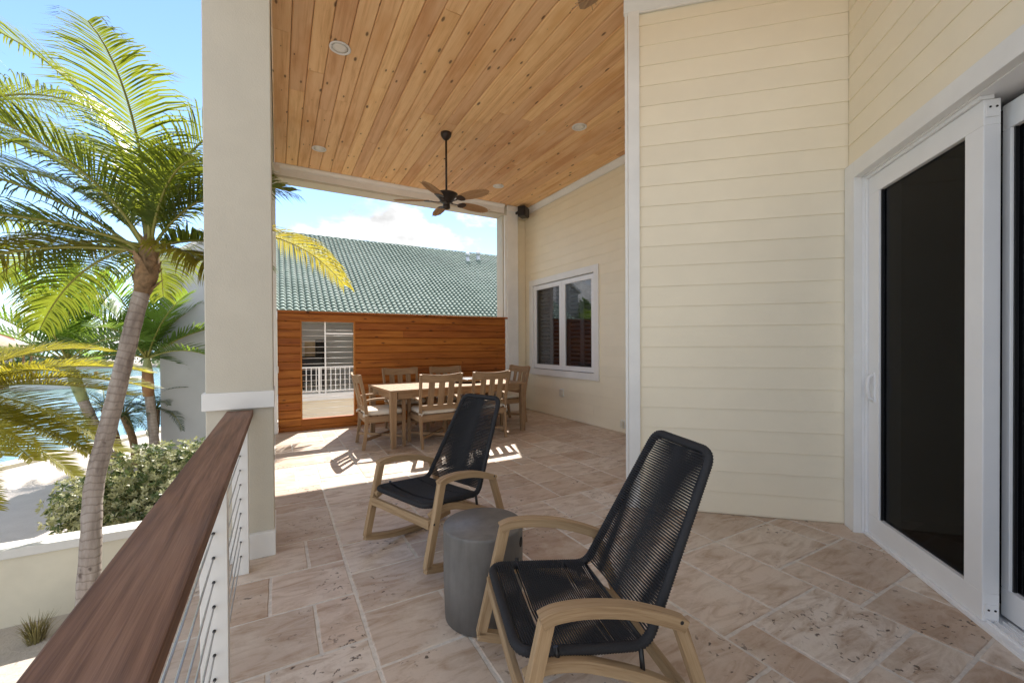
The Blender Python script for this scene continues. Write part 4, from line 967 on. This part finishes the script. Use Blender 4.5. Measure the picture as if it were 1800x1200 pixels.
# ------------------------------------------------------------------ palms
CR = Vector((rt.x, rt.y, 0)).normalized(); CF = Vector((-CR.y, CR.x, 0))
def frond(t, mleaf, base, az, el, L_, droop, nl=58, ll=.62, lw=.020, ld=.9, vee=.25, start=.14, rr=.020, dens=1.0):
    """feather palm frond: stalk as part, leaflets as sub-part. az: 0 = right of the viewer, 90 = away"""
    h = CR*math.cos(R(az))+CF*math.sin(R(az)); n = 14; p = Vector(base); pts = [p.copy()]; tw = random.uniform(-14, 14)
    for i in range(n):
        f = (i+.5)/n; e = R(el-droop*f**1.25)
        p = p+(h*math.cos(e)+Vector((0, 0, math.sin(e))))*(L_/n); pts.append(p.copy()); h = (h+h.cross(Vector((0, 0, 1)))*math.sin(R(tw))*.05).normalized()
    mb = MB(); mb.tube(pts, [rr*(1-.88*i/n)+.002 for i in range(n+1)], 6)
    fo = part(mb, 'frond', M['rachis'], t)
    lb = MB()
    for i in range(nl):
        f = start+(1-start)*(i/(nl-1))**.95; q = min(f*n, n-.001); a = int(q); pp = pts[a].lerp(pts[a+1], q-a); d = (pts[a+1]-pts[a]).normalized()
        sd_ = d.cross(Vector((0, 0, 1)))
        if sd_.length < .15: sd_ = d.cross(h)
        sd_.normalize(); upn = sd_.cross(d)
        prof = min(1, (f-start)/.18+.35)*(1-max(0, f-.62)/.38*.62)
        lean = .35+.75*f
        for s in (1, -1):
            if random.random() > dens: continue
            l_ = ll*prof*random.uniform(.85, 1.1); dr = (sd_*s+d*lean+upn*vee+Vector((random.gauss(0, .06), random.gauss(0, .06), random.gauss(0, .06)))).normalized()
            w_ = lw*random.uniform(.8, 1.15); c = pp; rows = []; nseg = 4
            for k in range(nseg+1):
                wd_ = (w_*(.6, 1, .95, .7, .05)[k])*.5
                wv = dr.cross(upn); wv = wv.normalized() if wv.length > .05 else d
                wv = (wv+upn*.25*s).normalized()
                rows.append((c+wv*wd_, c-wv*wd_)); c = c+dr*(l_/nseg); dr = (dr+Vector((0, 0, -ld*(.10+.16*k)*random.uniform(.7, 1.3)))).normalized()
            vs = [x for r_ in rows for x in r_]
            lb.add(vs, [(2*k, 2*k+1, 2*k+3, 2*k+2) for k in range(nseg)])
    lb.build('leaflets', mleaf, fo)
    return fo
def palm_trunk(t, pts, rad, mat=None, name='trunk'):
    P_ = smooth(pts, 8); n = len(P_)
    rr = []
    for i in range(n):
        f = i/(n-1)*(len(rad)-1); a = min(int(f), len(rad)-2); rr.append((rad[a]+(rad[a+1]-rad[a])*(f-a))*(1+.03*math.sin(i*1.7)))
    mb = MB(); mb.tube(P_, rr, 16); return part(mb, name, mat or M['trunk'], t)
random.seed(12)
cp = thing('coconut_palm', 'tall leaning coconut palm with ringed grey trunk beside the column', 'palm tree', (-1.97, 6.58, GZ))
palm_trunk(cp, [(-1.98, 6.57, GZ-.05), (-1.95, 6.6, -1.75), (-1.935, 6.69, -.927), (-1.93, 6.8, -.29), (-1.77, 6.72, .446), (-1.642, 6.657, 1.02), (-1.518, 6.59, 1.586), (-1.395, 6.53, 2.097), (-1.345, 6.5, 2.3)], [.15, .115, .096, .092, .089, .086, .083, .08, .076])
mb = MB()
for i in range(16):
    a = i*2.4; hh_ = 2.02+.028*i; b_ = Vector((-1.39+(hh_-2.02)*.13, 6.52, hh_)); d = Vector((math.cos(a), math.sin(a), 0)); q = d.cross(Vector((0, 0, 1)))
    l_ = random.uniform(.14, .3); w_ = .065
    mb.add([b_+d*.05-q*w_, b_+d*.05+q*w_, b_+d*(.13)+q*w_*.7+Vector((0, 0, l_*.6)), b_+d*(.13)-q*w_*.7+Vector((0, 0, l_*.6)), b_+d*(.19+random.uniform(0, .06))+Vector((0, 0, l_)), b_+d*.05+Vector((0, 0, -.08))], [(0, 1, 2, 3), (3, 2, 4), (0, 5, 1)])
mb.tube([(-1.41, 6.53, 2.0), (-1.37, 6.515, 2.2), (-1.34, 6.5, 2.45), (-1.33, 6.5, 2.7)], [.082, .115, .10, .04], 12)
part(mb, 'fibre_boots', M['boot'], cp)
CB = Vector((-1.335, 6.5, 2.45))
for az, el, L_, dr, y_ in ((200, 89, 3.35, 78, 0), (20, 86, 3.2, 92, 0), (182, 46, 2.9, 58, 0), (178, 24, 2.85, 36, 0), (196, 6, 2.6, 45, 1), (160, 0, 2.6, 50, 0), (188, 64, 3.0, 80, 0), (5, 22, 1.3, 60, 0), (345, 4, 1.25, 55, 1), (20, 66, 1.9, 80, 0), (150, 72, 3.0, 75, 0), (135, 52, 2.7, 70, 0), (100, 78, 3.1, 80, 0), (60, 82, 2.2, 85, 0), (71, 34, 3.3, 78, 1), (225, 20, 2.4, 60, 0), (125, 22, 2.7, 60, 0), (170, 12, 2.7, 50, 0), (300, 84, 2.6, 95, 0), (245, 66, 2.4, 85, 0), (215, 44, 2.6, 65, 0), (330, 72, 1.6, 90, 0)):
    frond(cp, M['cocoyellow'] if y_ else M['coco'], CB+Vector((random.uniform(-.03, .03), random.uniform(-.03, .03), random.uniform(-.05, .12))), az, el, L_, dr, nl=98, ll=.72, lw=.021, ld=random.uniform(.8, 1.25) if el > 30 else 1.3)
random.seed(17)
c2 = thing('coconut_palm', 'coconut palm at the left edge with only its frond tips in view', 'palm tree', (-3.9, 8.0, GZ))
b2 = Vector((-3.85, 8.1, 4.0))
palm_trunk(c2, [(-3.9, 8.0, GZ-.05), (-3.95, 8.1, 1), (-3.85, 8.1, 4.0)], [.17, .12, .10])
for az, el, L_, dr in ((5, 42, 2.3, 75), (325, 50, 2.2, 80), (60, 60, 2.3, 70), (100, 50, 2.5, 70), (150, 40, 2.5, 70), (200, 30, 2.5, 70), (250, 35, 2.5, 70), (285, 35, 2.5, 70), (120, 70, 2.4, 70), (170, 10, 2.4, 50), (225, 0, 2.4, 50)):
    frond(c2, M['coco'], b2, az, el, L_, dr, nl=64, ll=.75, lw=.018, ld=1.5)
random.seed(19)
dp_ = thing('date_palm', 'golden yellow date palm fronds reaching in from the left edge', 'palm tree', (-4.2, 8.55, GZ))
b3 = Vector((-4.15, 8.5, .62))
palm_trunk(dp_, [(-4.2, 8.55, GZ-.05), (-4.2, 8.55, -.7), (-4.15, 8.5, .6)], [.2, .16, .14], M['boot'])
for az, el, L_, dr in ((10, 12, 2.5, 30), (0, 4, 2.7, 34), (345, -2, 2.5, 30), (15, 20, 2.7, 40), (355, 8, 2.7, 45), (340, 14, 2.5, 50), (325, 5, 2.4, 45), (8, -6, 2.6, 25), (352, 2, 2.6, 32), (335, -8, 2.5, 35), (22, 26, 2.5, 40), (310, -5, 2.3, 40), (45, 30, 2.4, 50), (70, 45, 2.2, 60), (110, 40, 2.2, 60), (150, 35, 2.2, 60), (200, 30, 2.2, 60), (250, 25, 2.2, 60), (285, 15, 2.2, 60), (0, -14, 2.3, 30), (5, 40, 2.2, 60)):
    frond(dp_, M['date'], b3+Vector((random.uniform(-.05, .05), random.uniform(-.05, .05), random.uniform(-.15, .1))), az, el, L_, dr, nl=110, ll=.40, lw=.018, ld=.25, vee=.45, start=.08)
def xmas(label, base, mid, top, seed, n=13, sc=1.0):
    random.seed(seed)
    t = thing('christmas_palm', label, 'palm tree', tuple(base), group='slim christmas palms by the shore')
    base, mid, top = Vector(base), Vector(mid), Vector(top)
    sh = mid.lerp(top, .0)
    palm_trunk(t, [base+Vector((0, 0, -.05)), base.lerp(mid, .3), base.lerp(mid, .7), mid], [.15*sc, .105*sc, .10*sc, .095*sc])
    palm_trunk(t, [mid, mid.lerp(top, .5), top], [.10*sc, .115*sc, .06*sc], M['shaft'], 'crownshaft')
    for i in range(n):
        az = i*137.5+random.uniform(-12, 12); el = 86-66*(i/(n-1))+random.uniform(-6, 6)
        frond(t, M['xmas'], top+Vector((0, 0, -.03)), az, el, random.uniform(2.1, 2.6)*sc, (36 if i < n*.5 else 55)+random.uniform(-8, 12), nl=40, ll=.6*sc, lw=.042*sc, ld=.32, vee=.5, start=.12, rr=.024)
    return t
xmas('slim palm with a green crownshaft leaning left, behind the coconut trunk', (-3.78, 14.85, GZ), (-4.42, 14.9, -.05), (-4.72, 14.95, 1.0), 23, 17, 1.15)
x3 = xmas('upright slim palm with a brown sheath in front of the grey building', (-2.95, 14.9, GZ), (-3.1, 14.85, .2), (-3.13, 14.85, 1.05), 29, 15, 1.08)
mb = MB(); mb.tube([(-3.10, 14.83, .0), (-3.11, 14.82, .35), (-3.12, 14.82, .72)], [.12, .135, .11], 10); part(mb, 'dry_sheath', M['brownshaft'], x3)
random.seed(37)
pg = thing('pygmy_date_palm', 'dark green clump of pygmy date palms with bare stems on the sand', 'palm tree', (-3.55, 15.6, GZ))
for bx_, by_, tx, ty, tz in ((-3.55, 15.6, -3.75, 15.4, -.55), (-3.9, 15.7, -4.2, 15.6, -.35), (-3.3, 15.7, -3.1, 15.6, -.45)):
    palm_trunk(pg, [(bx_, by_, GZ-.05), ((bx_+tx)/2+.06, (by_+ty)/2, (GZ+tz)/2), (tx, ty, tz)], [.10, .085, .10], M['boot'])
    for i in range(15):
        frond(pg, M['pygmy'], (tx, ty, tz), i*137.5, 70-72*(i/14), random.uniform(1.0, 1.3), 75, nl=34, ll=.26, lw=.014, ld=.5, vee=.3, rr=.014)
# ------------------------------------------------------------------ far bank
t = thing('floating_dock', 'long pale dock across the canal', 'dock', (-22, 62, GZ-.75))
mb = MB(); mb.box(-34, -13.5, 60.5, 63, GZ-.35, GZ-.05); part(mb, 'deck', M['planter'], t)
for i in range(9): mb = MB(); xx = -33+i*2.3; mb.tube([(xx, 60.4, GZ-3), (xx, 60.4, GZ+.75)], .16, 8); part(mb, 'piling', M['boot'], t)
def boat(label, x, y, L_, stripe, rz=0):
    t = thing('motor_boat', label, 'boat', (x, y, GZ-.75), rz, 'boats moored at the far dock')
    mb = MB(); secs = []
    for f, hw, zb, zt in ((0, .95, .0, .9), (.5, 1.05, -.05, .95), (.8, .75, .1, 1.15), (1, .06, .5, 1.35)): secs.append([((f-.5)*L_, -hw, zt), ((f-.5)*L_, -hw*.75, zb), ((f-.5)*L_, hw*.75, zb), ((f-.5)*L_, hw, zt)])
    vs = [p for s in secs for p in s]; mb.add(vs, [(4*i+j, 4*i+4+j, 4*i+4+(j+1) % 4, 4*i+(j+1) % 4) for i in range(3) for j in range(4)]+[(0, 1, 2, 3)]); mb.build('hull', M['white'], t)
    mb = MB(); mb.box(-.1*L_, .12*L_, -.5, .5, .95, 1.35); mb.prism([(-.06*L_, 1.35), (.02*L_, 1.9), (-.02*L_, 1.9), (-.09*L_, 1.35)], (.1*L_, -.5, 0), (1, 0, 0), (0, 0, 1), (0, 1, 0), 1.0); mb.build('console', M['vinyl'], t)
    mb = MB(); mb.box(-.2*L_, .16*L_, -.9, .9, 2.5, 2.6); mb.build('canopy_top', stripe, t)
    for sx_ in (-.18, .14):
        for sy_ in (-.8, .8): mb = MB(); mb.tube([(sx_*L_, sy_, .9), (sx_*L_, sy_, 2.5)], .03, 6); mb.build('canopy_pole', M['steel'], t)
boat('white boat with a red canopy moored at the far dock', -19.0, 58.6, 6.5, M['redpaint'])
boat('white boat with a white canopy moored left of the red one', -27.5, 58.8, 7.0, M['vinyl'])
t = thing('thatched_shelter', 'open shelter with a tan thatched roof on the far bank', 'shelter', (-27, 66, GZ-.3))
mb = MB(); mb.lathe([(4.2, 3.0), (2.4, 4.1), (.15, 5.4)], 14); mb.build('thatch_roof', M['thatch'], t)
for i in range(6): mb = MB(); a = i*1.047; mb.tube([(3.3*math.cos(a), 3.3*math.sin(a), -.6), (3.3*math.cos(a), 3.3*math.sin(a), 3.2)], .12, 8); mb.build('post', M['boot'], t)
mb = MB(); mb.lathe([(6, -.9), (6, -.2), (.001, -.2)], 20); mb.build('base', M['planter'], t)
t = thing('red_roofed_house', 'low white house with a coral red roof on the far bank', 'house', (-52, 112, GZ-.3))
mb = MB(); mb.box(-8, 8, -4, 4, -.2, 3.4); mb.build('wall', M['planter'], t)
mb = MB(); mb.prism([(-5, 3.3), (5, 3.3), (.4, 6.0), (-.4, 6.0)], (-9, 0, 0), (0, 1, 0), (0, 0, 1), (1, 0, 0), 18); mb.build('roof', M['red'], t)
for i in range(4): mb = MB(); mb.box(-6.6+i*3.8, -5+i*3.8, -4.05, -4.001, .9, 2.4); mb.build('window', M['dark'], t)
for i, (x, y) in enumerate(((-9.2, 18.2), (-8.3, 18.6))):
    t = tag(MB().build('x', None) if False else None or (lambda mb: (mb.tube([(0, 0, -2), (0, 0, .0), (0, 0, 1.25)], [.15, .15, .14], 10), mb.lathe([(.15, 1.25), (.02, 1.42), (.001, 1.42)], 10), mb.build('mooring_piling', M['boot'], loc=(x, y, GZ-.75)))[-1])(MB()), 'wooden mooring piling in the canal, the %s of two by the seawall' % ('left' if i == 0 else 'right'), 'piling', 'mooring pilings by the seawall')
print('all ok', sum(len(o.data.polygons) for o in bpy.data.objects if o.type == 'MESH'))
